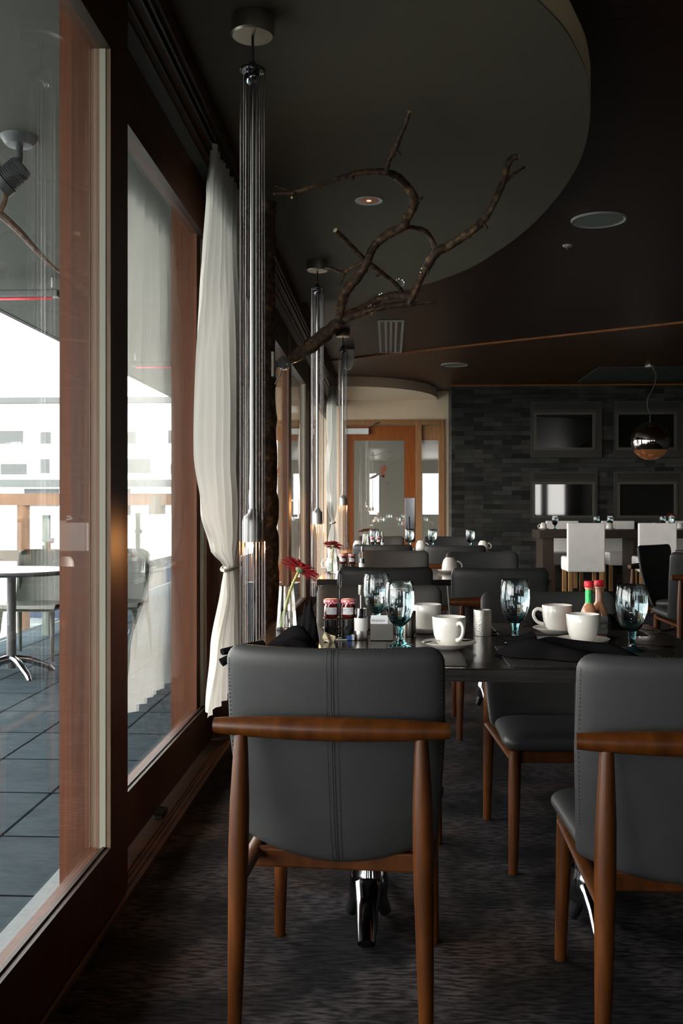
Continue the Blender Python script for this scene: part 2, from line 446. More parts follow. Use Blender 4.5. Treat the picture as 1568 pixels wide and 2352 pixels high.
# ---------------------------------------------------------------- mesh helpers
class MB:
    def __init__(s):
        s.v = []; s.f = []; s.sm = []
    def add(s, vs, fs, smooth=False):
        k = len(s.v)
        s.v += [tuple(v) for v in vs]
        s.f += [tuple(i + k for i in f) for f in fs]
        s.sm += [smooth] * len(fs)
        return s
    def box(s, x0, x1, y0, y1, z0, z1, bev=0.0):
        if bev <= 0:
            vs = [(x, y, z) for x in (x0, x1) for y in (y0, y1) for z in (z0, z1)]
            s.add(vs, [(0, 1, 3, 2), (4, 6, 7, 5), (0, 4, 5, 1), (2, 3, 7, 6), (0, 2, 6, 4), (1, 5, 7, 3)])
        else:
            b = bmesh.new()
            r = bmesh.ops.create_cube(b, size=1)
            for v in b.verts:
                v.co = Vector(((x0 + x1) / 2 + v.co.x * (x1 - x0), (y0 + y1) / 2 + v.co.y * (y1 - y0), (z0 + z1) / 2 + v.co.z * (z1 - z0)))
            bmesh.ops.bevel(b, geom=list(b.edges), offset=bev, segments=3, affect='EDGES', profile=0.5)
            b.verts.index_update()
            s.add([v.co[:] for v in b.verts], [[v.index for v in f.verts] for f in b.faces], False)
            b.free()
        return s
    def prism(s, pts, z0, z1, smooth=False):
        n = len(pts)
        vs = [(p[0], p[1], z0) for p in pts] + [(p[0], p[1], z1) for p in pts]
        s.add(vs, [tuple(reversed(range(n))), tuple(range(n, 2 * n))])
        s.add(vs, [(i, (i + 1) % n, n + (i + 1) % n, n + i) for i in range(n)], smooth)
        return s
    def lathe(s, prof, n=32, c=(0, 0, 0), closed=False, smooth=True):
        vs = []; fs = []
        for (r, z) in prof:
            for i in range(n):
                a = 2 * PI * i / n
                vs.append((c[0] + r * math.cos(a), c[1] + r * math.sin(a), c[2] + z))
        m = len(prof)
        for j in range(m - 1 if not closed else m):
            j2 = (j + 1) % m
            for i in range(n):
                fs.append((j * n + i, j * n + (i + 1) % n, j2 * n + (i + 1) % n, j2 * n + i))
        if not closed:
            if prof[0][0] > 1e-6: fs.append(tuple(reversed(range(n))))
            if prof[-1][0] > 1e-6: fs.append(tuple(range((m - 1) * n, m * n)))
        s.add(vs, fs, smooth)
        return s
    def tube(s, pts, rad, n=10, caps=True, smooth=True, flat=1.0):
        pts = [Vector(p) for p in pts]
        if not isinstance(rad, (list, tuple)): rad = [rad] * len(pts)
        vs = []; fs = []
        t0 = (pts[1] - pts[0]).normalized()
        up = Vector((0, 0, 1)) if abs(t0.z) < 0.9 else Vector((1, 0, 0))
        nx = t0.cross(up).normalized()
        for k, p in enumerate(pts):
            if k == 0: t = pts[1] - pts[0]
            elif k == len(pts) - 1: t = pts[-1] - pts[-2]
            else: t = (pts[k + 1] - pts[k]).normalized() + (pts[k] - pts[k - 1]).normalized()
            t.normalize()
            nx = (nx - t * nx.dot(t)).normalized()
            ny = t.cross(nx)
            for i in range(n):
                a = 2 * PI * i / n
                vs.append(p + (nx * math.cos(a) + ny * math.sin(a) * flat) * rad[k])
        for k in range(len(pts) - 1):
            for i in range(n):
                fs.append((k * n + i, k * n + (i + 1) % n, (k + 1) * n + (i + 1) % n, (k + 1) * n + i))
        s.add(vs, fs, smooth)
        if caps:
            m = len(pts)
            k0 = len(s.v) - m * n
            s.f.append(tuple(k0 + i for i in reversed(range(n)))); s.sm.append(False)
            s.f.append(tuple(k0 + (m - 1) * n + i for i in range(n))); s.sm.append(False)
        return s
    def cyl(s, a, b, r, n=16, r2=None):
        return s.tube([a, b], [r, r if r2 is None else r2], n)
    def grid(s, fn, nu, nv, smooth=True, closeu=False):
        vs = [fn(i / nu, j / nv) for j in range(nv + 1) for i in range(nu + 1)]
        fs = [(j * (nu + 1) + i, j * (nu + 1) + i + 1, (j + 1) * (nu + 1) + i + 1, (j + 1) * (nu + 1) + i) for j in range(nv) for i in range(nu)]
        s.add(vs, fs, smooth)
        return s
    def sphere(s, c, r, n=12, sx=1, sy=1, sz=1):
        vs = []; fs = []
        m = n // 2
        for j in range(m + 1):
            ph = PI * j / m
            for i in range(n):
                a = 2 * PI * i / n
                vs.append((c[0] + sx * r * math.sin(ph) * math.cos(a), c[1] + sy * r * math.sin(ph) * math.sin(a), c[2] + sz * r * math.cos(ph)))
        for j in range(m):
            for i in range(n):
                fs.append((j * n + i, (j + 1) * n + i, (j + 1) * n + (i + 1) % n, j * n + (i + 1) % n))
        s.add(vs, fs, True)
        return s
    def xf(s, mtx, k0=0):
        for i in range(k0, len(s.v)):
            s.v[i] = tuple(mtx @ Vector(s.v[i]))
        return s
    def build(s, name, m, parent=None, label=None, loc=None, weld=False):
        me = D.meshes.new(name)
        me.from_pydata(s.v, [], s.f)
        me.polygons.foreach_set('use_smooth', s.sm)
        me.update()
        b = bmesh.new(); b.from_mesh(me)
        bmesh.ops.remove_doubles(b, verts=b.verts, dist=1e-6)
        bmesh.ops.recalc_face_normals(b, faces=b.faces)
        for e in b.edges:
            if len(e.link_faces) == 2 and e.calc_face_angle(0) > 0.75: e.smooth = False
        b.to_mesh(me); b.free()
        me.materials.append(m)
        o = D.objects.new(name, me)
        COL.objects.link(o)
        if parent: o.parent = parent
        if loc: o.location = loc
        if label: o['label'] = label
        return o

def smoothpath(pts, sub=4):
    """Catmull-Rom through points with radius as 4th value"""
    out = []
    n = len(pts)
    for i in range(n - 1):
        p0 = pts[max(i - 1, 0)]; p1 = pts[i]; p2 = pts[i + 1]; p3 = pts[min(i + 2, n - 1)]
        for k in range(sub):
            t = k / sub
            out.append(tuple(0.5 * ((2 * b) + (-a + c) * t + (2 * a - 5 * b + 4 * c - d) * t * t + (-a + 3 * b - 3 * c + d) * t ** 3)
                             for a, b, c, d in zip(p0, p1, p2, p3)))
    out.append(tuple(pts[-1]))
    return out

def thing(name, label, cat, loc=(0, 0, 0), rz=0.0, group=None):
    o = D.objects.new(name, None)
    o.empty_display_size = 0.1
    COL.objects.link(o)
    o.location = loc
    o.rotation_euler = (0, 0, rz)
    o['label'] = label; o['category'] = cat
    if group: o['group'] = group
    return o

def tag(o, label, cat, group=None, kind=None):
    o['label'] = label; o['category'] = cat
    if group: o['group'] = group
    if kind: o['kind'] = kind
    return o

def struct(o, label=None, cat=None):
    o['kind'] = 'structure'
    if label: o['label'] = label
    if cat: o['category'] = cat
    return o

def copy_tree(o, parent=None):
    c = o.copy(); COL.objects.link(c)
    if parent: c.parent = parent
    for ch in list(o.children):
        copy_tree(ch, c)
    return c

def place(proto, used, label, loc, rz=0.0, group=None, cat=None):
    o = proto if not used[0] else copy_tree(proto)
    used[0] = True
    o.location = loc
    o.rotation_euler = (0, 0, rz)
    o['label'] = label
    if group: o['group'] = group
    elif 'group' in o: del o['group']
    return o

def text_mesh(s, size, m, parent, name='lettering', loc=(0, 0, 0), rot=(0, 0, 0), ext=0.0002, shear=0.0, label=None):
    cu = D.curves.new(name, 'FONT')
    cu.body = s; cu.size = size; cu.align_x = 'CENTER'; cu.align_y = 'CENTER'; cu.extrude = ext; cu.shear = shear
    cu.resolution_u = 3
    t = D.objects.new(name, cu)
    COL.objects.link(t)
    dg = bpy.context.evaluated_depsgraph_get()
    me = D.meshes.new_from_object(t.evaluated_get(dg))
    D.objects.remove(t)
    me.materials.clear(); me.materials.append(m)
    o = D.objects.new(name, me)
    COL.objects.link(o)
    o.parent = parent; o.location = loc; o.rotation_euler = rot
    if label: o['label'] = label
    return o

# ================================================================ THE SETTING
ZCC = 2.905
XL = -0.766          # inner edge of the sliding-door track
struct(MB().box(XL, 7.0, -8.0, 15.1, -0.12, 0.0).build('floor', M['carpet']), 'mottled charcoal carpet', 'carpet')
struct(MB().box(7.0, 7.15, -8.0, 15.1, 0, 3.3).build('wall_right', M['darkwall']))
YB = -8.0
wb = MB()
xs = [-1.1, -1.02, -0.40, 1.27, 1.90, 5.32, 5.56, 5.80, 6.42, 7.0]
for k in range(0, 10, 2):
    wb.box(xs[k], xs[k + 1], YB - 0.15, YB, 0, ZCC)
for k in range(1, 9, 2):
    wb.box(xs[k], xs[k + 1], YB - 0.15, YB, 0, 0.85); wb.box(xs[k], xs[k + 1], YB - 0.15, YB, 2.42, ZCC)
struct(wb.build('wall_back', M['darkwall']))
wp = MB()
for k in range(1, 9, 2):
    wp.box(xs[k], xs[k + 1], YB - 0.08, YB - 0.074, 0.85, 2.42)
struct(wp.build('window_8', M['pane']))
struct(MB().box(-1.0, -0.75, YB, -1.0, 0, ZCC).build('wall_left_light_block', M['darkwall']))  # unseen wall added instead of more windows, to cut daylight from behind

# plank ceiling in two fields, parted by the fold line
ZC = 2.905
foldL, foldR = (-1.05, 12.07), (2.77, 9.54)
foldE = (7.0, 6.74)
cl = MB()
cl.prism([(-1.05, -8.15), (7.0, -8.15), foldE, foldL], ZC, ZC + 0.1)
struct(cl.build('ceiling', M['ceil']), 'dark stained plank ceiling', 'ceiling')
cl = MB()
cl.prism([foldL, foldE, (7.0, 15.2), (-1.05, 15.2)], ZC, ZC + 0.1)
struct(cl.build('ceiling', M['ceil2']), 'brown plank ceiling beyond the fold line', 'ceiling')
dx, dy = foldE[0] - foldL[0], foldE[1] - foldL[1]
ln = math.hypot(dx, dy)
nx_, ny_ = -dy / ln * 0.014, dx / ln * 0.014
struct(MB().prism([(foldL[0] - nx_, foldL[1] - ny_), (foldE[0] - nx_, foldE[1] - ny_), (foldE[0] + nx_, foldE[1] + ny_), (foldL[0] + nx_, foldL[1] + ny_)], ZC - 0.018, ZC).build('trim_1', M['batten']))
# round dropped ceiling disc
disc_pts = [(-0.704, 1.7), (-0.5, 1.98), (-0.2, 2.32), (0.08, 2.66), (0.3, 2.96), (0.472, 3.212), (0.589, 3.403), (0.659, 3.561), (0.723, 3.725), (0.775, 3.905), (0.812, 4.066),
            (0.855, 4.319), (0.886, 4.616), (0.894, 4.943), (0.876, 5.296), (0.834, 5.677), (0.760, 6.08), (0.64, 6.53), (0.5, 6.9),
            (0.279, 7.27), (0.05, 7.53), (-0.13, 7.66), (-0.4, 7.80), (-0.704, 7.89)]
dp = smoothpath(disc_pts, 4)
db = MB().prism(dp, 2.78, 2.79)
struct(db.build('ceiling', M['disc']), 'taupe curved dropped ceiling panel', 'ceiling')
db = MB()
n = len(dp)
db.add([(p[0], p[1], 2.784) for p in dp] + [(p[0], p[1], ZC) for p in dp] +
       [(p[0] - 0.012, p[1], 2.784) for p in dp] + [(p[0] - 0.012, p[1], ZC) for p in dp],
       [(i, i + 1, n + i + 1, n + i) for i in range(n - 1)] + [(2 * n + i, 2 * n + i + 1, 3 * n + i + 1, 3 * n + i) for i in range(n - 1)], True)
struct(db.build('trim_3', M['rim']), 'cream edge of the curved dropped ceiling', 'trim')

# far cream wall with door and sidelight; slate wall to the right
YC = 15.1
YS = 14.4
struct(MB().box(-1.05, 0.90, YC, YC + 0.12, 2.47, ZC).box(-1.05, -0.70, YC, YC + 0.12, 0, 2.47).box(0.83, 0.90, YC, YC + 0.12, 0, 2.47).build('wall_far', M['cream']))
struct(MB().box(0.893, 7.0, YS, YC + 0.12, 0, ZC).build('wall_slate', M['slate']), 'dark stacked slate wall', 'wall')
struct(MB().box(0.86, 7.0, YS - 0.03, YS, ZC - 0.02, ZC).build('trim_4', M['batten']))
# curved cream soffit above the far door
sp = [(-0.72, 13.35)]
for k in range(13):
    a = k / 12
    sp.append((-0.72 + 0.12 + 1.32 * math.sin(a * PI / 2), 13.35 + 1.75 * (1 - math.cos(a * PI / 2))))
sp.append((-0.72, YC))
struct(MB().prism(sp, 2.77, ZC).build('ceiling', M['cream']), 'curved cream soffit above the far door', 'ceiling')

# far door
def far_door():
    f = MB()
    z1 = 2.467
    f.box(-0.70, 0.83, YC - 0.04, YC + 0.10, z1 - 0.075, z1)       # head
    f.box(-0.705, -0.665, YC - 0.04, YC + 0.10, 0, z1 - 0.075)
    f.box(0.395, 0.485, YC - 0.04, YC + 0.10, 0, z1 - 0.075)
    f.box(0.745, 0.83, YC - 0.04, YC + 0.10, 0, z1 - 0.075)
    d = struct(f.build('door_1', M['doorjamb']), 'timber and glass entrance door with sidelight', 'door')
    l = MB()
    x0, x1, zt = -0.665, 0.395, z1 - 0.085
    gx0, gx1, gz0, gz1 = -0.535, 0.225, 0.28, 2.16
    l.box(x0, gx0, YC, YC + 0.05, 0.01, zt); l.box(gx1, x1, YC, YC + 0.05, 0.01, zt)
    l.box(gx0, gx1, YC, YC + 0.05, gz1, zt); l.box(gx0, gx1, YC, YC + 0.05, 0.01, gz0)
    l.build('door_leaf', M['door'], d)
    MB().box(gx0, gx1, YC + 0.02, YC + 0.026, gz0, gz1).build('glass_pane', M['dglass'], d)
    s = MB()
    s.box(0.485, 0.745, YC, YC + 0.05, 2.16, zt); s.box(0.485, 0.745, YC, YC + 0.05, 0.0, 0.28)
    s.build('sidelight_panel', M['doorjamb'], d)
    MB().box(0.485, 0.745, YC + 0.02, YC + 0.026, 0.28, 2.16).build('sidelight_pane', M['dglass'], d)
    MB().box(-0.66, -0.31, YC - 0.07, YC, 2.25, 2.34, 0.006).build('door_closer', M['heater'], d)
    MB().tube([(-0.33, YC - 0.05, 2.33), (-0.2, YC - 0.09, 2.41), (-0.15, YC - 0.04, 2.43)], 0.008, 6).build('closer_arm', M['cord'], d)
    MB().box(0.235, 0.385, YC - 0.012, YC, 0.62, 1.29, 0.003).build('push_plate', M['chrome'], d)
    MB().tube([(0.30, YC - 0.012, 1.0), (0.30, YC - 0.06, 0.99), (0.30, YC - 0.06, 0.78), (0.30, YC - 0.012, 0.77)], 0.012, 8).build('door_handle', M['black'], d)
    # emblem and lettering on the glass, read here from behind
    e = MB()
    for (a0, a1, b0, b1) in ((-0.13, -0.105, 1.66, 1.76), (-0.105, -0.08, 1.60, 1.74), (-0.08, -0.045, 1.69, 1.78), (-0.12, -0.06, 1.60, 1.635)):
        e.box(a0, a1, YC + 0.014, YC + 0.018, b0, b1)
    e.build('emblem', M['orange'], d)
    text_mesh('iver', 0.11, M['letter'], d, 'lettering', (0.03, YC + 0.017, 1.52), (R(90), 0, 0))
M['dglass'] = pane_mat('door_glass', (0.85, 0.86, 0.84), 0.16)
far_door()
struct(MB().box(-1.6, 1.6, 16.6, 16.7, 0, 2.6).box(-1.6, -1.5, YC + 0.12, 16.6, 0, 2.6).box(1.5, 1.6, YC + 0.12, 16.6, 0, 2.6)
       .box(-1.6, 1.6, YC + 0.12, 16.7, 2.6, 2.7).box(-1.6, 1.6, YC + 0.12, 16.7, -0.1, 0.0).build('wall_vestibule', M['vest']))

# window wall ----------------------------------------------------
def leaf(idx, y0, y1, xin, stile=(0.18, 0.13), handle=False, mat_=None, gask=True):
    """sliding door leaf, inner face at x = -xin, glass recessed 3 cm"""
    mt = mat_ or M['frame']
    f = MB()
    x1, x0 = -xin, -xin - 0.055
    a, b = y0 + stile[0], y1 - stile[1]
    f.box(x0, x1, y0, a, 0.022, 2.685); f.box(x0, x1, b, y1, 0.022, 2.685)
    f.box(x0, x1, a, b, 0.022, 0.205); f.box(x0, x1, a, b, 2.437, 2.685)
    r = struct(f.build('window_%d' % idx, mt), 'sliding glazed terrace door leaf', 'window')
    g = -xin - 0.030
    MB().box(g - 0.006, g, a, b, 0.20, 2.44).build('glass_pane', M['pane'], r)
    k = MB()
    for (s0, s1) in ((-xin - 0.012, -xin + 0.0005),):
        k.box(s0, s1, b - 0.0035, b, 0.205, 2.437); k.box(s0, s1, a, a + 0.0035, 0.205, 2.437)
    k.build('glazing_bead', M['bead'], r)
    k = MB()
    k.box(-xin - 0.029, -xin + 0.0008, a, b, 0.205, 0.2085); k.box(-xin - 0.029, -xin + 0.0008, a, b, 2.4335, 2.437)
    k.box(-xin - 0.022, -xin - 0.014, a, b, 0.2085, 0.213)
    k.build('glazing_bead', M['lipwood'], r)
    k = MB()
    s0, s1 = g, -xin - 0.013
    if gask: k.box(s0, s1, b - 0.006, b, 0.205, 2.437)
    k.box(s0, s1, a, a + 0.006, 0.205, 2.437)
    k.build('gasket', M['gasket'], r)
    if handle:
        h = MB()
        h.tube([(g + 0.006, y0 + 0.55, 1.215), (g + 0.05, y0 + 0.55, 1.215), (g + 0.05, y0 + 0.55, 1.05), (g + 0.006, y0 + 0.55, 1.05)], 0.012, 8)
        h.build('pull_handle', M['white'], r)
    return r
leaf(1, 0.95, 2.92, 0.775, (0.18, 0.18))
leaf(2, 2.86, 4.86, 0.870, (0.18, 0.15))
leaf(3, 5.08, 8.59, 0.870, (0.1, 0.01), gask=False)
leaf(4, 8.76, 10.85, 0.870, (0.06, 0.50), True)
leaf(5, 10.95, 14.9, 0.870, (0.1, 0.1))
leaf(6, -0.98, 0.97, 0.870)
# jamb seen through the first leaf: layered cedar end faces
j = MB()
j.box(-0.868, -0.838, 2.90, 2.98, 0.02, 2.69); j.box(-0.894, -0.872, 2.90, 3.03, 0.02, 2.69); j.box(-0.972, -0.898, 2.895, 3.035, 0.02, 2.69)
struct(j.build('trim_5', M['jamb']), 'layered red cedar jamb between the terrace doors', 'trim')
struct(MB().box(-1.02, -0.90, 4.62, 4.86, 0.02, 2.69).build('trim_6', M['jamb']))
struct(MB().box(-1.0, -0.785, 4.87, 5.06, 0.0, 2.69).build('trim_7', M['frame']))
struct(MB().box(-0.968, -0.868, 8.60, 8.74, 0.02, 2.69).build('trim_8', M['doorjamb']), 'timber post beyond the bark pole, daylight put into its pale colour', 'trim')  # paler timber colour stands in for daylight falling on this post
struct(MB().box(-1.0, -0.86, 10.86, 10.94, 0.0, 2.69).build('trim_9', M['frame']))
# header
struct(MB().box(-1.0, -0.705, -1.0, YC, 2.70, ZC).build('trim_10', M['frame']), 'dark timber header over the terrace doors', 'trim')
t = MB()
t.box(-0.872, -0.818, -1, YC, 2.688, 2.70)
t.box(-0.79, -0.784, -1, YC, 2.68, 2.70); t.box(-0.745, -0.738, -1, YC, 2.675, 2.70); t.box(-0.722, -0.716, -1, YC, 2.675, 2.70)
struct(t.build('trim_11', M['track']), 'dark metal curtain and door track', 'track')
struct(MB().box(-0.708, -0.700, -1, YC, 2.695, 2.72).build('trim_12', M['sill']))
# floor track and sill
t = MB()
t.box(-0.97, XL, -1, YC, -0.04, 0.010)
for x in (-0.79, -0.808, -0.822): t.box(x - 0.003, x + 0.003, -1, YC, 0.010, 0.016)
t.box(-0.772, XL, -1, YC, 0.010, 0.014)
struct(t.build('trim_13', M['sill']), 'weathered timber threshold with sliding tracks', 'trim')
struct(MB().box(-1.06, -0.97, -1, 17, -0.06, -0.005).build('trim_14', M['stonesill']))
tag(MB().box(-0.865, -0.83, 3.62, 3.70, 0.010, 0.035, 0.004).build('door_stop', M['black']), 'small black door stop on the timber threshold', 'door stop')

# exterior ---------------------------------------------------------
struct(MB().box(-3.5, -1.06, -6, 40, -0.2, -0.03).build('terrace', M['tile']), 'grey slate tiled terrace', 'terrace')
struct(MB().box(-3.15, -1.0, -6, 24, 2.76, 2.98).box(-3.2, -3.15, -6, 24, 2.755, 3.05).build('eave', M['soffit']), 'grey soffit of the terrace eave', 'soffit')
def water_mat():
    m, nt, p = _nt('bright_harbour_water')
    p.inputs['Base Color'].default_value = (0.30, 0.36, 0.36, 1)
    p.inputs['Roughness'].default_value = 0.12
    tc = nt.nodes.new('ShaderNodeTexCoord')
    n = nt.nodes.new('ShaderNodeTexNoise'); n.inputs['Scale'].default_value = 1.6; n.inputs['Detail'].default_value = 5
    nt.links.new(tc.outputs['Object'], n.inputs['Vector'])
    b = nt.nodes.new('ShaderNodeBump'); b.inputs['Strength'].default_value = 0.6; b.inputs['Distance'].default_value = 0.15
    nt.links.new(n.outputs['Fac'], b.inputs['Height'])
    nt.links.new(b.outputs[0], p.inputs['Normal'])
    return m
struct(MB().box(-90, -3.5, -40, 140, -1.4, -1.2).build('harbour_water', water_mat()), 'pale rippled harbour water beyond the terrace', 'water')

# railing
r = thing('glass_railing', 'glass balustrade with green metal posts at the terrace edge', 'railing', (0, 0, 0))
for y in (2.1, 5.6, 9.05, 12.4, 15.8):
    p_ = MB().box(-3.19, -3.13, y - 0.03, y + 0.03, -0.03, 1.08).build('post', M['greenmetal'], r)
    MB().box(-3.125, -3.10, y - 0.035, y + 0.035, 0.82, 0.87).build('clamp', M['column'], p_); MB().box(-3.125, -3.10, y - 0.035, y + 0.035, 0.22, 0.27).build('clamp', M['column'], p_)
for a in (2.14, 5.64, 9.09, 12.44):
    MB().box(-3.165, -3.157, a, a + 3.35, 0.06, 1.05).build('glass_panel', M['pane'], r)

# far buildings
def building(name, label, x0, x1, y0, z1, rows):
    b = thing(name, label, 'building', ((x0 + x1) / 2, y0, -1.2))
    cx = (x0 + x1) / 2
    MB().box(x0 - cx, x1 - cx, 0, 8, 0, z1 + 1.2).build('wall', M['white'], b)
    MB().box(x0 - cx - 0.4, x1 - cx + 0.4, -0.4, 8.4, z1 + 1.2, z1 + 1.42).build('roof', M['bwin'], b)
    for (wx0, wx1, wz0, wz1) in rows:
        w_ = MB().box(wx0 - cx, wx1 - cx, -0.06, 0.02, wz0 + 1.2, wz1 + 1.2).build('window_frame', M['white'], b)
        MB().box(wx0 - cx + 0.06, wx1 - cx - 0.06, -0.08, -0.055, wz0 + 1.26, wz1 + 1.14).build('window_pane', M['bwin'], w_)
    return b
rows = []
for k in range(14):
    x = -30 + k * 1.75
    wd = 0.5 if k % 3 == 0 else 1.15
    rows.append((x, x + wd, 2.45, 3.15) if k % 2 else (x, x + wd, 3.65, 4.3))
    rows.append((x + 0.1, x + wd + 0.15, 2.4, 2.95) if k % 2 == 0 else (x, x + 0.55, 3.65, 4.25))
building('harbour_building', 'long white harbour building with grey windows across the water', -34, -5.0, 40, 5.35, rows)
building('boathouse', 'low white boathouse behind the timber dock', -26, -5, 30, 1.75, [(-20 + k * 2.2, -18.8 + k * 2.2, 1.1, 1.75) for k in range(6)])
# timber dock frame
d = thing('timber_pergola', 'orange and pale timber dock frame beyond the glass railing', 'pergola', (0, 18.5, -1.2))
for x, rr in ((-9.3, 0.14), (-7.7, 0.13), (-6.9, 0.12), (-6.0, 0.12), (-5.0, 0.15), (-4.35, 0.16), (-3.6, 0.1)):
    MB().cyl((x, 0, 0), (x, 0, 2.55), rr, 12).build('post', M['paletimber'] if rr > 0.125 else M['timber'], d)
MB().box(-10.5, -3.2, -0.12, 0.12, 2.38, 2.6).build('beam', M['timber'], d)
MB().box(-10.5, -3.2, -0.5, -0.4, 1.35, 1.55).build('rail', M['paletimber'], d)
b = thing('motor_boat', 'small blue hulled boat moored behind the dock posts', 'boat', (-5.6, 21.5, -1.2))
MB().prism([(-2.2, -0.8), (1.4, -0.9), (2.6, 0), (1.4, 0.9), (-2.2, 0.8)], 0.0, 1.15).build('hull', M['bluehull'], b)
MB().box(-1.5, 0.9, -0.6, 0.6, 1.15, 1.75, 0.08).build('cabin', M['white'], b)

# ================================================================ terrace furniture
def molded_chair(label, loc, rz):
    c = thing('terrace_chair', label, 'chair', loc, rz, 'olive terrace chairs')
    def back(s):
        def fn(u, v):
            x = (u * 2 - 1); z = 0.40 + 0.44 * v
            hw = 0.225 - 0.015 * (1 - v)
            if z > 0.78: hw = hw - 0.06 + math.sqrt(max(0, 0.06 ** 2 - (z - 0.78) ** 2))
            return (x * hw, -0.20 - 0.09 * v + 0.05 * x * x + s, z)
        return fn
    b_ = MB().grid(back(0), 16, 14).grid(back(-0.012), 16, 14)
    b_.build('backrest', M['dkplastic'], c)
    def seat(s):
        return lambda u, v: ((u * 2 - 1) * (0.22 + 0.012 * v), -0.21 + 0.44 * v, 0.43 - 0.03 * math.sin(PI * v) * (1 - (u * 2 - 1) ** 2) - (0.03 if v > 0.97 else 0) + s)
    MB().grid(seat(0), 12, 14).grid(seat(-0.02), 12, 14).box(-0.22, 0.22, -0.2, 0.2, 0.385, 0.40).build('seat', M['dkplastic'], c)
    for sx in (-1, 1):
        MB().tube([(sx * 0.20, 0.18, 0.41), (sx * 0.225, 0.235, 0.0)], [0.022, 0.012], 8).build('leg', M['dkplastic'], c)
        MB().tube([(sx * 0.20, -0.2, 0.80), (sx * 0.20, -0.20, 0.42), (sx * 0.225, -0.29, 0.0)], [0.012, 0.022, 0.012], 8).build('leg', M['dkplastic'], c)
    return c
molded_chair('olive plastic terrace chair behind the terrace table', (-2.80, 7.75, -0.03), PI)
molded_chair('olive plastic terrace chair nearer the door, seen beyond the dark door stile', (-2.20, 7.92, -0.03), PI)
tt = thing('terrace_table', 'small grey terrace table on a chrome four-star foot', 'table', (-2.66, 6.9, -0.03))
MB().lathe([(0.0, 0.715), (0.42, 0.715), (0.43, 0.73), (0.42, 0.745), (0.0, 0.745)], 40).build('tabletop', M['spotgrey'], tt)
MB().cyl((0, 0, 0.05), (0, 0, 0.715), 0.032, 16).build('column', M['spotgrey'], tt)
for k in range(4):
    a = k * PI / 2 + 0.75
    MB().tube([(0, 0, 0.12), (0.12 * math.cos(a), 0.12 * math.sin(a), 0.10), (0.27 * math.cos(a), 0.27 * math.sin(a), 0.035), (0.31 * math.cos(a), 0.31 * math.sin(a), 0.0)], [0.03, 0.028, 0.022, 0.016], 10).build('foot', M['chrome'], tt)

# eave heaters and spotlight
def heater(label, x, y):
    h = thing('patio_heater', label, 'heater', (x, y, 2.62), 0, 'eave heaters')
    MB().box(-0.25, 0.25, -0.04, 0.04, 0.0, 0.05, 0.01).build('housing', M['heatbody'], h)
    MB().cyl((-0.20, 0, -0.008), (0.20, 0, -0.008), 0.008, 8).build('element', M['heatred'], h)
    for s in (-0.2, 0.2): MB().cyl((s, 0, 0.07), (s, 0, 0.14), 0.01, 8).build('bracket', M['heater'], h)
heater('white eave heater with red element, further from the camera', -2.45, 10.3)
heater('white eave heater with red element above the terrace table', -2.55, 6.85)
s = thing('spotlight', 'dark grey spotlight aimed down from the terrace soffit', 'spotlight', (-1.60, 4.24, 2.76))
s.scale = (1.25, 1.25, 1.25)
MB().lathe([(0.0, -0.035), (0.045, -0.03), (0.065, -0.005), (0.066, 0.0)], 24).build('ceiling_plate', M['spotgrey'], s)
MB().tube([(0, 0, -0.03), (0, 0, -0.075), (-0.005, 0, -0.095)], 0.012, 10).build('arm', M['spotgrey'], s)
hd = MB().lathe([(0.0, 0.0), (0.035, 0.0), (0.042, 0.012), (0.042, 0.075), (0.05, 0.08), (0.05, 0.11), (0.044, 0.11)], 24)
for k in range(7): hd.lathe([(0.0425, 0.02 + k * 0.008), (0.0455, 0.0215 + k * 0.008), (0.0425, 0.023 + k * 0.008)], 24)
hd.xf(Matrix.Translation((0.015, 0, -0.10)) @ Matrix.Rotation(R(-128), 4, 'Y'))
hd.build('lamp_head', M['spotgrey'], s)
MB().lathe([(0.0, 0.108), (0.043, 0.108), (0.043, 0.111), (0, 0.111)], 24).xf(Matrix.Translation((0.015, 0, -0.10)) @ Matrix.Rotation(R(-128), 4, 'Y')).build('lens', M['whiteceramic'], s)
ob = MB()
for pth in ([(-1.86, 4.3, 2.56, 0.02), (-1.74, 4.32, 2.47, 0.018), (-1.64, 4.34, 2.38, 0.015), (-1.56, 4.36, 2.29, 0.012), (-1.50, 4.38, 2.23, 0.007), (-1.45, 4.40, 2.19, 0.004)],
            [(-1.72, 4.32, 2.455, 0.012), (-1.70, 4.34, 2.53, 0.011), (-1.73, 4.36, 2.62, 0.009), (-1.75, 4.36, 2.76, 0.008)]):
    sp_ = smoothpath(pth, 4)
    ob.tube([q[:3] for q in sp_], [q[3] for q in sp_], 8)
tag(ob.build('bare_branch', M['bark']), 'bare branch hanging under the terrace soffit beside the spotlight', 'branch')

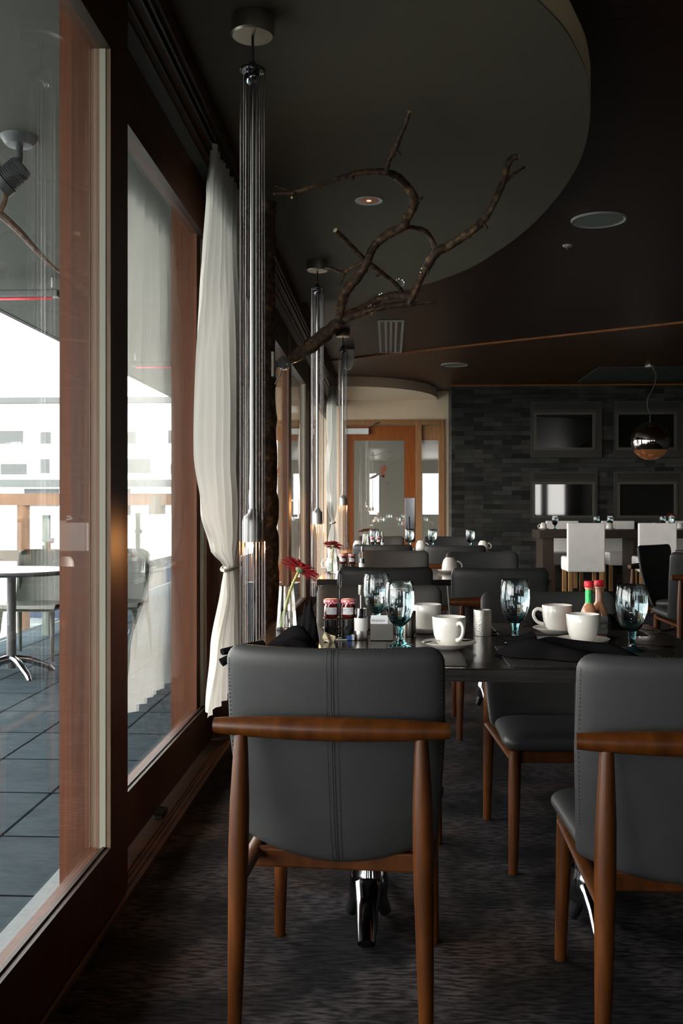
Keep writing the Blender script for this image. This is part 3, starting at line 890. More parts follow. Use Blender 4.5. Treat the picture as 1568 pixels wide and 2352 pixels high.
# ================================================================ curtains
def curtain(label, pts_left, pts_right, ztie, loc_x, amp=0.022, folds=9, ph=0.0, flat_in=0.0):
    """pts_*: list of (z, y) for each edge; interpolated; gathered at the tie"""
    def interp(pts, z):
        for (z0, y0), (z1, y1) in zip(pts, pts[1:]):
            if z1 <= z <= z0:
                t = (z0 - z) / (z0 - z1)
                t = t * t * (3 - 2 * t)
                return y0 + (y1 - y0) * t
        return pts[-1][1]
    zt, zb = pts_left[0][0], pts_left[-1][0]
    def fn(u, v):
        z = zt + (zb - zt) * v
        a, b_ = interp(pts_left, z), interp(pts_right, z)
        y = a + (b_ - a) * u
        gather = math.exp(-((z - ztie) / 0.10) ** 2)
        A = amp * (1 - 0.6 * gather) * min(1.0, (b_ - a) / 0.45 + 0.35)
        x = A * math.sin(folds * 2 * PI * u + ph + 1.1 * math.sin(3 * v * PI)) + 0.5 * A * math.sin(folds * 4.3 * PI * u + 2 * v)
        x += flat_in * max(0, (ztie - z)) * u
        y += 0.012 * math.sin(folds * 2 * PI * u * 0.5 + 4 * v)
        return (x, y, z)
    c = thing('curtain', label, 'curtain', (loc_x, 0, 0), 0, 'white tied-back curtains')
    MB().grid(fn, 150, 90).build('fabric', M['curtain'], c)
    a, b_ = interp(pts_left, ztie), interp(pts_right, ztie)
    tb = []
    for k in range(25):
        an = 2 * PI * k / 24
        tb.append((0.033 * math.cos(an), (a + b_) / 2 + ((b_ - a) / 2 + 0.015) * math.sin(an), ztie + 0.008 * math.sin(an)))
    MB().tube(tb, 0.008, 8, caps=False).build('tieback', M['curtain'], c)
    hd_ = MB()
    a, b_ = pts_left[0][1], pts_right[0][1]
    for k in range(7):
        y = a + (b_ - a) * (k + 0.5) / 7
        hd_.cyl((0, y, zt - 0.005), (0, y, zt + 0.025), 0.005, 6)
    hd_.build('glider', M['track'], c)
    return c
curtain('white sheer curtain tied back beside the nearest chain lamp',
        [(2.675, 4.12), (2.45, 3.98), (2.0, 3.83), (1.75, 3.78), (1.36, 3.75), (1.15, 3.86), (0.98, 4.10), (0.88, 4.45), (0.80, 4.40), (0.55, 4.13), (0.31, 3.98)],
        [(2.675, 4.82), (2.45, 4.88), (2.0, 5.08), (1.5, 5.22), (1.15, 5.20), (0.98, 5.02), (0.88, 4.82), (0.80, 4.86), (0.55, 5.02), (0.31, 5.12)],
        0.88, -0.738, amp=0.017, folds=7, flat_in=0.02)
curtain('white curtain tied back near the far door',
        [(2.675, 12.45), (2.3, 12.2), (1.6, 11.95), (1.25, 12.2), (0.95, 12.75), (0.6, 12.2), (0.3, 12.0)],
        [(2.675, 13.4), (2.3, 13.35), (1.6, 13.3), (1.25, 13.3), (0.95, 13.1), (0.6, 13.3), (0.3, 13.4)],
        0.95, -0.735, amp=0.03, folds=6, ph=1.0)

# ================================================================ bark pole and branch
bp = MB()
pts = []
for k in range(60):
    z = 2.70 * k / 59
    pts.append((0.010 * math.sin(z * 2.1), 0.008 * math.sin(z * 3.3), z))
bp.tube(pts, [0.063 + 0.003 * math.sin(k * 1.3) + 0.0025 * math.sin(k * 2.9 + 1) for k in range(60)], 24)
for i in range(len(bp.v)):
    x, y, z = bp.v[i]
    q = 1 + 0.05 * math.sin(z * 40 + math.atan2(y, x) * 5) + random.uniform(-0.03, 0.03)
    bp.v[i] = (x * q, y * q, z)
tag(bp.build('bark_pole', M['bark'], loc=(-0.632, 5.02, 0.0)), 'upright bark-covered tree trunk pole behind the nearest chain lamp', 'pole')

BR = {
'stem': [(-0.473,4.833,1.881,0.0268),(-0.372,4.738,1.928,0.0341),(-0.281,4.692,1.989,0.0311),(-0.227,4.644,2.031,0.0257)],
'b1': [(-0.227,4.644,2.031,0.0248),(-0.23,4.624,2.07,0.0204),(-0.212,4.595,2.123,0.0195),(-0.198,4.576,2.153,0.0194),(-0.147,4.548,2.205,0.0193),(-0.104,4.5,2.26,0.0182),(-0.079,4.501,2.318,0.0166),(-0.046,4.503,2.359,0.0166),(0.012,4.456,2.387,0.0172),(0.06,4.408,2.397,0.017),(0.084,4.409,2.446,0.017),(0.107,4.36,2.479,0.0168),(0.102,4.31,2.504,0.0166),(0.075,4.309,2.543,0.0158),(0.035,4.257,2.566,0.0149),(-0.012,4.204,2.569,0.0131),(-0.051,4.202,2.571,0.0116),(-0.112,4.199,2.569,0.0108),(-0.159,4.197,2.558,0.01),(-0.228,4.194,2.538,0.0093),(-0.275,4.192,2.523,0.0085),(-0.344,4.188,2.503,0.0077),(-0.394,4.186,2.488,0.0077),(-0.452,4.183,2.482,0.0062),(-0.485,4.182,2.478,0.0054)],
't1': [(-0.394,4.186,2.486,0.0062),(-0.407,4.155,2.454,0.0046)],
't2': [(-0.421,4.185,2.488,0.0039),(-0.452,4.183,2.502,0.0031),(-0.483,4.182,2.513,0.0019)],
'b1a': [(-0.012,4.204,2.573,0.0116),(-0.004,4.155,2.602,0.0107),(0.022,4.106,2.626,0.0098),(0.04,4.057,2.657,0.0089),(0.062,4.008,2.69,0.0081),(0.079,3.958,2.725,0.0073)],
't3': [(0.022,4.106,2.626,0.006),(0.044,4.087,2.604,0.0045)],
't4': [(0.107,4.36,2.491,0.008),(0.127,4.341,2.493,0.0072),(0.142,4.312,2.493,0.0055)],
't5': [(-0.151,4.198,2.558,0.0054),(-0.152,4.178,2.532,0.0038)],
'b1b': [(-0.111,4.5,2.272,0.0108),(-0.152,4.448,2.305,0.0098),(-0.199,4.396,2.341,0.0097),(-0.235,4.344,2.366,0.0096)],
'b1c': [(-0.116,4.5,2.264,0.0075),(-0.155,4.548,2.259,0.0067),(-0.208,4.595,2.244,0.0068),(-0.236,4.644,2.258,0.0068),(-0.273,4.692,2.284,0.0061),(-0.302,4.741,2.299,0.0052)],
't6': [(-0.204,4.596,2.244,0.0059),(-0.216,4.595,2.217,0.0051),(-0.226,4.594,2.189,0.0042)],
'b1d': [(-0.092,4.501,2.26,0.0099),(-0.038,4.553,2.23,0.0092),(0.004,4.605,2.208,0.0093),(0.046,4.628,2.174,0.0094),(0.063,4.658,2.142,0.0111)],
't7': [(-0.038,4.553,2.23,0.005),(-0.059,4.552,2.209,0.005)],
'b2': [(-0.227,4.644,2.031,0.0188),(-0.158,4.618,2.047,0.0162),(-0.081,4.601,2.067,0.0135),(0.004,4.605,2.085,0.0127),(0.088,4.61,2.094,0.0127),(0.13,4.612,2.098,0.0076),(0.215,4.616,2.102,0.0059)],
'b2u': [(-0.21,4.645,2.044,0.0188),(-0.125,4.659,2.085,0.0172),(-0.039,4.663,2.132,0.0154),(0.029,4.657,2.147,0.0154),(0.089,4.63,2.132,0.0128),(0.109,4.611,2.132,0.0102)],
'b3': [(0.088,4.61,2.094,0.0127),(0.113,4.591,2.136,0.0135),(0.142,4.562,2.197,0.0142),(0.171,4.563,2.255,0.0176),(0.21,4.515,2.305,0.0182),(0.26,4.518,2.334,0.0174),(0.316,4.5,2.362,0.0165),(0.372,4.473,2.395,0.0164),(0.413,4.475,2.432,0.0164),(0.442,4.446,2.468,0.0138),(0.473,4.428,2.527,0.0138),(0.505,4.429,2.6,0.0138),(0.515,4.41,2.65,0.0137),(0.535,4.411,2.688,0.0129),(0.565,4.412,2.698,0.0105)],
'b3a': [(0.509,4.43,2.588,0.0073),(0.545,4.431,2.626,0.0065),(0.598,4.434,2.661,0.0049)],
'b3b': [(0.21,4.515,2.314,0.0108),(0.19,4.514,2.367,0.0099),(0.16,4.493,2.399,0.0099),(0.11,4.46,2.405,0.009),(0.068,4.428,2.399,0.0098)],
't8': [(0.417,4.475,2.428,0.0074),(0.435,4.456,2.396,0.0049)],
}
ox, oy, oz = -0.52, 4.88, 1.875
br = thing('branch', 'knobbly forked bark branch reaching out from the trunk pole under the ceiling', 'branch', (ox, oy, oz))
def branch_mb(keys):
    b = MB()
    for k in keys:
        sp_ = smoothpath(BR[k], 5)
        rr = []
        for i, q in enumerate(sp_):
            rr.append(q[3] * (0.98 if k == 'stem' else 1.12) * (1 + 0.09 * math.sin(i * 1.9 + len(k)) + random.uniform(-0.05, 0.09)))
        b.tube([(q[0] - ox, q[1] - oy, q[2] - oz) for q in sp_], rr, 12)
    return b
branch_mb(['stem', 'b1', 't1', 't2', 't4', 't5', 'b2', 'b2u', 't8', 'b1c', 't6', 'b1d', 't7']).build('main_branch', M['bark'], br)
branch_mb(['b3', 'b3a', 'b3b']).build('side_branch', M['bark'], br)
branch_mb(['b1a', 't3']).build('side_branch', M['bark'], br)
branch_mb(['b1b']).build('side_branch', M['bark'], br)
ce = MB()
for k in ('b1b', 'b3', 'b1a', 'b1', 't1'):
    a, b_ = Vector(BR[k][-2][:3]), Vector(BR[k][-1][:3])
    dd = (b_ - a).normalized()
    o_ = Vector((ox, oy, oz))
    ce.cyl(b_ - o_, b_ - o_ + dd * 0.0025, BR[k][-1][3] * 1.12, 12)
ce.build('cut_end', M['cut'], br)
for (x, y, z) in ((-0.034, 4.645, 2.132), (-0.081, 4.585, 2.067), (0.158, 4.548, 2.228), (0.046, 4.61, 2.19)):
    bd = MB()
    for k in range(9):
        a = k * 2.4
        bd.sphere((x - ox + 0.019 * math.cos(a), y - oy + 0.006 * math.sin(a * 2), z - oz + 0.019 * math.sin(a)), 0.0052, 8)
    bd.build('glass_beads', M['clear'], br)
kn = thing('pole_clamp', 'chrome swivel clamp with lever joining the branch to the trunk pole', 'clamp', (-0.56, 4.93, 1.865))
kn.scale = (1.25, 1.25, 1.25)
MB().box(-0.02, -0.008, -0.02, 0.02, -0.05, 0.05, 0.002).build('plate', M['steel'], kn)
MB().cyl((-0.01, 0, 0), (0.03, -0.03, 0), 0.013, 14).build('post', M['steel'], kn)
MB().cyl((0.035, -0.055, 0), (0.035, -0.015, 0), 0.026, 24).cyl((0.035, -0.06, 0), (0.035, -0.055, 0), 0.014, 20).build('swivel', M['chrome'], kn)
MB().tube([(0.03, -0.05, -0.02), (0.018, -0.05, -0.05), (0.0, -0.052, -0.085)], [0.008, 0.007, 0.005], 10, flat=0.5).build('lever', M['whiteceramic'], kn)
MB().cyl((0.055, -0.035, 0.003), (0.09, -0.05, 0.014), 0.009, 10).build('stud', M['chrome'], kn)

# ================================================================ chain lamps
def ball_chain(length, r=0.0015, pitch=0.0036, n=5):
    pts, rad = [], []
    k = int(length / pitch)
    for i in range(k):
        z = -i * pitch
        for dz, rr in ((0, 0.35), (0.25, 1.0), (0.6, 1.0), (0.85, 0.35)):
            pts.append((0, 0, z - dz * pitch)); rad.append(r * rr)
    return MB().tube(pts, rad, n)
def chain_lamp():
    """origin at the ceiling; hangs down"""
    t = thing('chain_pendant', '', 'lamp', (0, 0, 0))
    MB().lathe([(0.0, 0.0), (0.068, 0.0), (0.072, -0.006), (0.072, -0.058), (0.066, -0.064), (0.0, -0.064)], 48).build('canopy', M['metal'], t)
    MB().cyl((0, 0, -0.062), (0, 0, -0.155), 0.0045, 8).build('cord', M['cord'], t)
    cp = MB().lathe([(0.0, -0.150), (0.012, -0.150), (0.016, -0.168), (0.042, -0.172), (0.043, -0.178), (0.030, -0.182), (0.0, -0.182)], 40)
    cp.sphere((0, 0, -0.198), 0.028, 24)
    cp.build('cap', M['chrome'], t)
    MB().cyl((0, 0, -0.21), (0, 0, -1.64), 0.0085, 20).build('rod', M['tube'], t)
    MB().lathe([(0.0, -1.625), (0.013, -1.63), (0.018, -1.645), (0.030, -1.655), (0.034, -1.67), (0.034, -1.738), (0.030, -1.738), (0.030, -1.69), (0.0, -1.69)], 40).build('lamp_holder', M['holder'], t)
    MB().sphere((0, 0, -1.712), 0.016, 16, sz=1.2).build('bulb', M['bulb'], t)
    L = ball_chain(2.04)
    me = None
    nch = 22
    for k in range(nch):
        a = 2 * PI * k / nch + random.uniform(-0.08, 0.08)
        if me is None:
            c = L.build('chain', M['chain'], t)
            me = c.data
        else:
            c = D.objects.new('chain', me); COL.objects.link(c); c.parent = t
        c.location = (0.0405 * math.cos(a), 0.0405 * math.sin(a), -0.178)
        c.rotation_euler = (random.uniform(-0.002, 0.002), random.uniform(-0.002, 0.002), random.uniform(0, 6))
    return t
lamp0 = chain_lamp(); lu = [False]
LZ = [(-0.452, 3.28, 2.78, 'tall chain lamp with ball chains nearest the camera, beside the tied curtain'),
      (-0.475, 6.57, 2.78, 'chain lamp hanging behind the forked branch, second from the camera'),
      (-0.460, 9.87, ZC, 'chain lamp furthest from the camera, near the far curtain')]
for (x, y, z, lb) in LZ:
    o = place(lamp0, lu, lb, (x, y, z), 0.0, 'hanging chain lamps')
    l = D.lights.new('warm_bulb_light', 'POINT')
    l.energy = 7.0; l.color = (1.0, 0.42, 0.13); l.shadow_soft_size = 0.004
    lo = D.objects.new('bulb_light', l); COL.objects.link(lo); lo.parent = o; lo.location = (0, 0, -1.745)

# mirrored ball pendant over the far table
g = thing('globe_pendant', 'mirrored globe pendant with copper glass bottom over the communal table', 'lamp', (3.24, 12.55, ZC))
MB().lathe([(0.0, 0.0), (0.07, 0.0), (0.07, -0.018), (0.0, -0.02)], 32).build('canopy', M['metal'], g)
MB().tube([q[:3] for q in smoothpath([(0.02, 0, -0.01, 0), (0.07, 0, -0.12, 0), (0.04, 0, -0.26, 0), (-0.03, 0, -0.40, 0), (-0.035, 0, -0.52, 0), (0.0, 0, -0.60, 0)], 5)], 0.004, 6).build('cord', M['gasket'], g)
MB().cyl((0, 0, -0.59), (0, 0, -0.705), 0.008, 10).build('rod', M['chrome'], g)
rg = 0.235
def sph(a0, a1, n=14):
    return [(rg * math.sin(a), -0.70 - rg + rg * math.cos(a)) for a in [a0 + (a1 - a0) * k / n for k in range(n + 1)]]
MB().lathe(sph(0.0001, R(118)), 56).build('mirror_shade', mat('mirror_shade', (0.55, 0.52, 0.50), 0.03, 1.0), g)
MB().lathe(sph(R(118), R(179.9), 10), 56).build('copper_bowl', mat('copper_glass', (0.50, 0.19, 0.08), 0.15, 0.8, emit=(1.0, 0.40, 0.15), estr=0.05), g)

# ceiling fittings
def downlight():
    t = thing('downlight', 'recessed downlight with copper reflector in the curved ceiling', 'downlight', (-0.108, 5.27, 2.78))
    MB().lathe([(0.052, -0.002), (0.072, -0.006), (0.074, -0.002), (0.072, 0.0), (0.052, 0.0)], 40).build('trim_ring', M['heater'], t)
    MB().lathe([(0.052, -0.003), (0.050, -0.002), (0.02, -0.0012), (0.0, -0.001)], 40).build('reflector', M['downglow'], t)
    MB().lathe([(0.0, -0.006), (0.012, -0.005), (0.014, -0.002)], 20).build('lamp', mat('dim_warm_lamp', (1, 0.8, 0.6), 0.4, emit=(1.0, 0.75, 0.5), estr=0.9), t)
downlight()
for (x, y, lb) in ((1.27, 6.12, 'round grey ceiling speaker right of the curved ceiling'), (0.80, 12.3, 'round grey ceiling speaker above the door end of the slate wall')):
    t = thing('ceiling_speaker', lb, 'speaker', (x, y, ZC), 0, 'ceiling speakers')
    MB().lathe([(0.145, -0.004), (0.160, -0.012), (0.166, -0.004), (0.166, 0.0), (0.145, 0.0)], 48).build('rim', M['vent'], t)
    MB().lathe([(0.0, -0.006), (0.146, -0.006), (0.146, -0.002), (0.0, -0.002)], 48).build('grille', M['speaker'], t)
t = thing('sprinkler', 'small sprinkler head on the dark plank ceiling', 'sprinkler', (1.19, 6.72, ZC))
MB().lathe([(0.0, -0.012), (0.03, -0.01), (0.035, 0.0)], 20).build('cover', M['vent'], t)
MB().cyl((0, 0, -0.03), (0, 0, -0.01), 0.008, 10).build('nozzle', M['steel'], t)
t = thing('air_vent', 'grey slotted air vent in the plank ceiling', 'vent', (0.015, 10.3, ZC))
v = MB()
v.box(-0.125, -0.10, -0.95, 0.95, -0.012, 0); v.box(0.10, 0.125, -0.95, 0.95, -0.012, 0)
v.box(-0.125, 0.125, -0.97, -0.93, -0.012, 0); v.box(-0.125, 0.125, 0.93, 0.97, -0.012, 0)
v.build('frame', M['vent'], t)
MB().box(-0.10, 0.10, -0.93, 0.93, -0.003, -0.001).build('backing', M['black'], t)
for k in range(3):
    x = -0.05 + 0.05 * k
    MB().box(x - 0.011, x + 0.011, -0.93, 0.93, -0.012, -0.004).build('slat', M['vent'], t)
t = thing('alarm_beacon', 'translucent grey alarm beacon hanging from the ceiling left of the vent', 'alarm', (-0.46, 11.1, ZC))
sh = [(-0.068, 0.0), (0.068, 0.0), (0.068, -0.10), (0.058, -0.16), (0.03, -0.21), (-0.01, -0.225), (-0.045, -0.20), (-0.065, -0.14)]
bb = MB()
bb.prism(sh, -0.04, 0.04).xf(Matrix.Rotation(R(90), 4, 'X'))
bb.build('housing', M['device'], t)
MB().sphere((0, -0.042, -0.10), 0.035, 16, sy=0.5, sz=1.3).build('lens', M['clear'], t)
t = MB().box(2.62, 4.6, 12.6, 14.0, ZC - 0.012, ZC)
tag(t.build('ceiling_panel', M['mesh']), 'large dark rectangular panel in the ceiling before the slate wall', 'panel')

# fireplaces in the slate wall
def fireplace(label, x0, x1, z0, z1, ox0, ox1, oz0, oz1):
    cx = (x0 + x1) / 2
    f = thing('fireplace', label, 'fireplace', (cx, YS, z0))
    m = MB()
    W = (x1 - x0) / 2; H_ = z1 - z0
    gx0, gx1, gz0, gz1 = ox0 - cx, ox1 - cx, oz0 - z0, oz1 - z0
    m.box(-W, gx0, -0.035, 0.0, 0, H_); m.box(gx1, W, -0.035, 0, 0, H_)
    m.box(gx0, gx1, -0.035, 0, gz1, H_); m.box(gx0, gx1, -0.035, 0, 0, gz0)
    m.build('surround', M['firedark'], f)
    m = MB()
    q = 0.035
    m.box(gx0 - q, gx0, -0.05, -0.035, gz0 - q, gz1 + q); m.box(gx1, gx1 + q, -0.05, -0.035, gz0 - q, gz1 + q)
    m.box(gx0, gx1, -0.05, -0.035, gz1, gz1 + q); m.box(gx0, gx1, -0.05, -0.035, gz0 - q, gz0)
    m.build('inner_frame', M['column2'], f)
    MB().box(gx0, gx1, -0.012, -0.006, gz0, gz1).build('glass_front', M['fireglass'], f)
    m = MB()
    for k in range(3): m.box(-W + 0.05, W - 0.05, -0.05, -0.035, H_ - 0.05 - k * 0.03, H_ - 0.038 - k * 0.03)
    m.build('louvre', M['black'], f)
M['column2'] = mat('bronze_inner_frame', (0.10, 0.095, 0.08), 0.4, 0.5)
fireplace('upper left black glass-fronted fireplace in the slate wall', 2.02, 3.03, 1.86, 2.66, 2.10, 2.90, 2.0, 2.47)
fireplace('upper right black glass-fronted fireplace behind the globe pendant', 3.20, 4.17, 1.86, 2.66, 3.26, 4.05, 2.0, 2.47)
fireplace('lower left fireplace behind the white chairs, reflecting bright windows', 2.02, 2.97, 0.92, 1.66, 2.08, 2.90, 1.03, 1.475)
fireplace('lower right black fireplace behind the white chairs', 3.20, 4.17, 0.92, 1.66, 3.28, 4.05, 1.03, 1.475)

# ================================================================ grey chairs
def grey_chair():
    c = thing('dining_chair', '', 'chair', (0, 0, 0))
    T = 0.042
    z0, z1 = 0.346, 0.852
    def hw(z):
        h = 0.226 + 0.018 * min(1, (z - z0) / 0.30)
        r = 0.036
        if z > z1 - r: h = h - r + math.sqrt(max(0, r * r - (z - (z1 - r)) ** 2))
        if z < z0 + 0.035: h = h - 0.035 + math.sqrt(max(0, 0.035 ** 2 - (z0 + 0.035 - z) ** 2))
        return h
    def side(sg):
        def fn(u, v):
            x = u * 2 - 1
            vv = 0.5 - 0.5 * math.cos(PI * v)
            z = z0 + (z1 - z0) * vv
            uu = math.sin(x * PI / 2)
            zz = z + (0.034 * (uu * uu) if vv < 0.5 else 0) * (1 - 2 * vv) - 0.004 * (1 - uu * uu) * (vv > 0.5) * (2 * vv - 1)
            k = math.sqrt(max(0, 1 - abs(uu) ** 10)) * math.sqrt(max(0, 1 - abs(2 * vv - 1) ** 16))
            yc = -0.165 - 0.105 * vv - 0.02 * math.sin(PI * vv) + (0.05 - 0.02 * vv) * uu * uu
            return (uu * hw(z), yc + sg * k * T / 2, zz)
        return fn
    MB().grid(side(1), 32, 32).grid(side(-1), 32, 32).build('backrest', M['leather'], c)
    # stitched seams on the outer face
    st = MB()
    fb = side(-1)
    def back_pt(u, v, off=0.0008):
        p = fb(u, v); return (p[0], p[1] - off, p[2])
    for du in (-0.010, 0.010):
        st.tube([back_pt(0.5 + du * 0.35, 0.04 + 0.93 * k / 40, 0.0003) for k in range(41)], 0.0011, 6)
    for du in (-0.016, 0.016):
        for k in range(95):
            v = 0.06 + 0.90 * k / 95
            st.tube([back_pt(0.5 + du, v), back_pt(0.5 + du, v + 0.0048)], 0.0009, 4)
    ft = side(1)
    for k in range(60):
        u = 0.10 + 0.80 * k / 60
        a, b_ = fb(u, 0.965), fb(u + 0.006, 0.965)
        st.tube([(a[0], a[1] + 0.003, a[2] + 0.002), (b_[0], b_[1] + 0.003, b_[2] + 0.002)], 0.0011, 4)
    for sgn in (0.075, 0.925):
        for k in range(40):
            v = 0.3 + 0.55 * k / 40
            st.tube([back_pt(sgn, v), back_pt(sgn, v + 0.006)], 0.0009, 4)
    st.build('stitching', M['stitch'], c)
    def seat(sg):
        def fn(u, v):
            x = u * 2 - 1; y_ = v * 2 - 1
            uu = math.sin(x * PI / 2); yy = math.sin(y_ * PI / 2)
            h = 0.226 + 0.012 * yy
            rr = 0.05
            yl = 0.185
            if -yy * yl > yl - rr: h = h - rr + math.sqrt(max(0, rr * rr - (-yy * yl - (yl - rr)) ** 2))
            if yy * yl > yl - rr: h = h - rr + math.sqrt(max(0, rr * rr - (yy * yl - (yl - rr)) ** 2))
            k = math.sqrt(max(0, 1 - abs(uu) ** 8)) * math.sqrt(max(0, 1 - abs(yy) ** 10))
            z = 0.415 - 0.006 * math.cos(uu * PI / 2) * math.cos(yy * PI / 2) - 0.012 * (1 - yy) * 0.5
            return (uu * h, 0.058 + yy * yl, z + sg * k * 0.034)
        return fn
    MB().grid(seat(1), 26, 26).grid(seat(-1), 26, 26).build('seat', M['leather'], c)
    pts, rad = [], []
    for k in range(25):
        t_ = k / 24 * 2 - 1
        pts.append((t_ * 0.255, -0.318 + 0.012 * t_ * t_, 0.683)); rad.append(0.0165 + 0.0095 * (1 - t_ * t_) ** 0.8)
    MB().tube(pts, rad, 20).build('arm_rail', M['walnut'], c)
    for s in (-1, 1):
        zz = [0.675, 0.62, 0.52, 0.42, 0.30, 0.15, 0.0]
        rr = [0.0135, 0.017, 0.0215, 0.0225, 0.0205, 0.0175, 0.0145]
        MB().tube([(s * (0.195 + 0.012 * (1 - z / 0.68)), -0.310 - 0.015 * (1 - z / 0.68), z) for z in zz], rr, 16).build('leg', M['walnut'], c)
        zz = [0.385, 0.30, 0.15, 0.0]
        rr = [0.021, 0.020, 0.0175, 0.0145]
        MB().tube([(s * (0.197 + 0.01 * (1 - z / 0.4)), 0.205 + 0.02 * (1 - z / 0.4), z) for z in zz], rr, 16).build('leg', M['walnut'], c)
        MB().tube([(s * 0.20, -0.31, 0.355), (s * 0.20, 0.205, 0.362)], [0.020, 0.020], 12, flat=0.6).build('side_rail', M['walnut'], c)
    MB().box(-0.2, 0.2, 0.19, 0.212, 0.345, 0.382, 0.004).build('front_rail', M['walnut'], c)
    MB().box(-0.2, 0.2, -0.155, -0.130, 0.322, 0.366, 0.005).build('rear_rail', M['walnut'], c)
    return c
chair0 = grey_chair(); cu = [False]
G1, G2 = 'grey leather dining chairs with walnut rails', None
CH = [
 (-0.105, 2.445, R(-4.0), 'grey leather chair with walnut rail in the foreground, beside the window'),
 (0.640, 2.345, R(-1), 'grey leather chair at the right edge foreground, partly cut by the frame'),
 (-0.040, 3.66, PI, 'grey leather chair across the front table, behind the goblets near the jam jars'),
 (0.585, 3.40, PI + R(3), 'grey leather chair across the front table, behind the two sauce bottles'),
 (-0.025, 5.34, R(1), 'grey leather chair at the near side of the second table, window side'),
 (0.560, 5.29, R(-1), 'grey leather chair at the near side of the second table, aisle side'),
 (0.030, 6.72, PI, 'grey leather chair at the far side of the second table, window side'),
 (0.630, 6.58, PI, 'grey leather chair at the far side of the second table, aisle side'),
 (-0.055, 8.32, 0, 'grey leather chair at the near side of the third table, window side'),
 (0.525, 8.20, 0, 'grey leather chair at the near side of the third table, aisle side'),
 (-0.090, 10.1, PI, 'grey leather chair at the far side of the third table, window side'),
 (0.600, 10.1, PI, 'grey leather chair at the far side of the third table, aisle side'),
 (2.13, 7.08, R(2), 'grey leather chair at the right edge in front of the white chairs'),
 (2.29, 7.93, R(-135), 'grey leather chair turned sideways beside the right edge table'),
]
for (x, y, rz, lb) in CH:
    place(chair0, cu, lb, (x, y, 0), rz, G1)

# ================================================================ tables
def dining_table(label, cx, cy, W=1.27, Dp=0.95):
    t = thing('dining_table', label, 'table', (cx, cy, 0), 0, 'dark wood dining tables')
    MB().box(-W / 2, W / 2, -Dp / 2, Dp / 2, 0.756, 0.760).build('top_surface', M['table'], t)
    MB().box(-W / 2 - 0.001, W / 2 + 0.001, -Dp / 2 - 0.001, Dp / 2 + 0.001, 0.727, 0.756).build('top_edge', M['tableedge'], t)
    PY = -0.125
    for sx in (-0.30, 0.32):
        p_ = MB().box(sx - 0.036, sx + 0.036, PY - 0.036, PY + 0.036, 0.14, 0.727, 0.004).build('pedestal', M['column'], t)
        b_ = MB()
        b_.lathe([(0.0, 0.15), (0.048, 0.15), (0.052, 0.13), (0.060, 0.10), (0.055, 0.06), (0.0, 0.05)], 24, (sx, PY, 0))
        b_.build('base_collar', M['chrome'], p_)
        for k in range(4):
            a = k * PI / 2 - PI / 2
            ll = (1.0, 0.24, 1.45, 0.24)[k]
            q = [(sx + ll * r_ * math.cos(a), PY + ll * r_ * math.sin(a), z) for r_, z in ((0.01, 0.105), (0.07, 0.098), (0.12, 0.07), (0.17, 0.035), (0.21, 0.012))]
            MB().tube(q, [0.042, 0.036, 0.030, 0.028, 0.024], 12, flat=0.7).build('base_foot', M['chrome'], p_)
    return t
dining_table('dark wood dining table in the foreground, laid with cups and goblets', 0.24, 2.945)
dining_table('dark wood dining table second from the camera, with red gerbera in a glass', 0.24, 5.93)
dining_table('dark wood dining table third from the camera, before the far door', 0.24, 9.15, 1.30, 1.15)
dining_table('dark wood dining table at the right edge beside the sideways chair', 3.28, 8.45, 1.3, 1.7)
# communal table
ct = thing('communal_table', 'long dark plank communal table between the white chairs', 'table', (3.85, 13.40, 0))
MB().box(-1.9, 1.9, -0.35, 0.35, 0.745, 0.85, 0.004).build('tabletop', M['communal'], ct)
for x in (-1.78, -0.62, 1.78):
    MB().box(x - 0.07, x + 0.07, -0.30, 0.30, 0.0, 0.745).build('leg_panel', M['communal'], ct)

# white chairs
def white_chair():
    c = thing('parsons_chair', '', 'chair')
    MB().box(-0.228, 0.228, -0.25, -0.165, 0.35, 0.955, 0.014).build('backrest', M['whitefab'], c)
    MB().box(-0.226, 0.226, -0.17, 0.26, 0.35, 0.53, 0.025).build('seat', M['whitefab'], c)
    for sx in (-1, 1):
        for y in (-0.215, 0.22):
            MB().box(sx * 0.19 - 0.023, sx * 0.19 + 0.023, y - 0.023, y + 0.023, 0.0, 0.352).build('leg', M['oakleg'], c)
    return c
wc = white_chair(); wu = [False]
for (x, y, rz, lb) in ((2.42, 12.62, 0, 'white upholstered chair with its back to the camera, left of the two'),
                       (3.30, 12.62, R(-3), 'white upholstered chair with its back to the camera, right of the two'),
                       (2.44, 14.02, PI, 'white upholstered chair facing the camera at the left end of the communal table'),
                       (3.22, 14.02, PI, 'white upholstered chair facing the camera, in the middle of the communal table'),
                       (4.12, 14.02, PI, 'white upholstered chair facing the camera, cut off by the right edge')):
    place(wc, wu, lb, (x, y, 0), rz, 'white upholstered chairs')

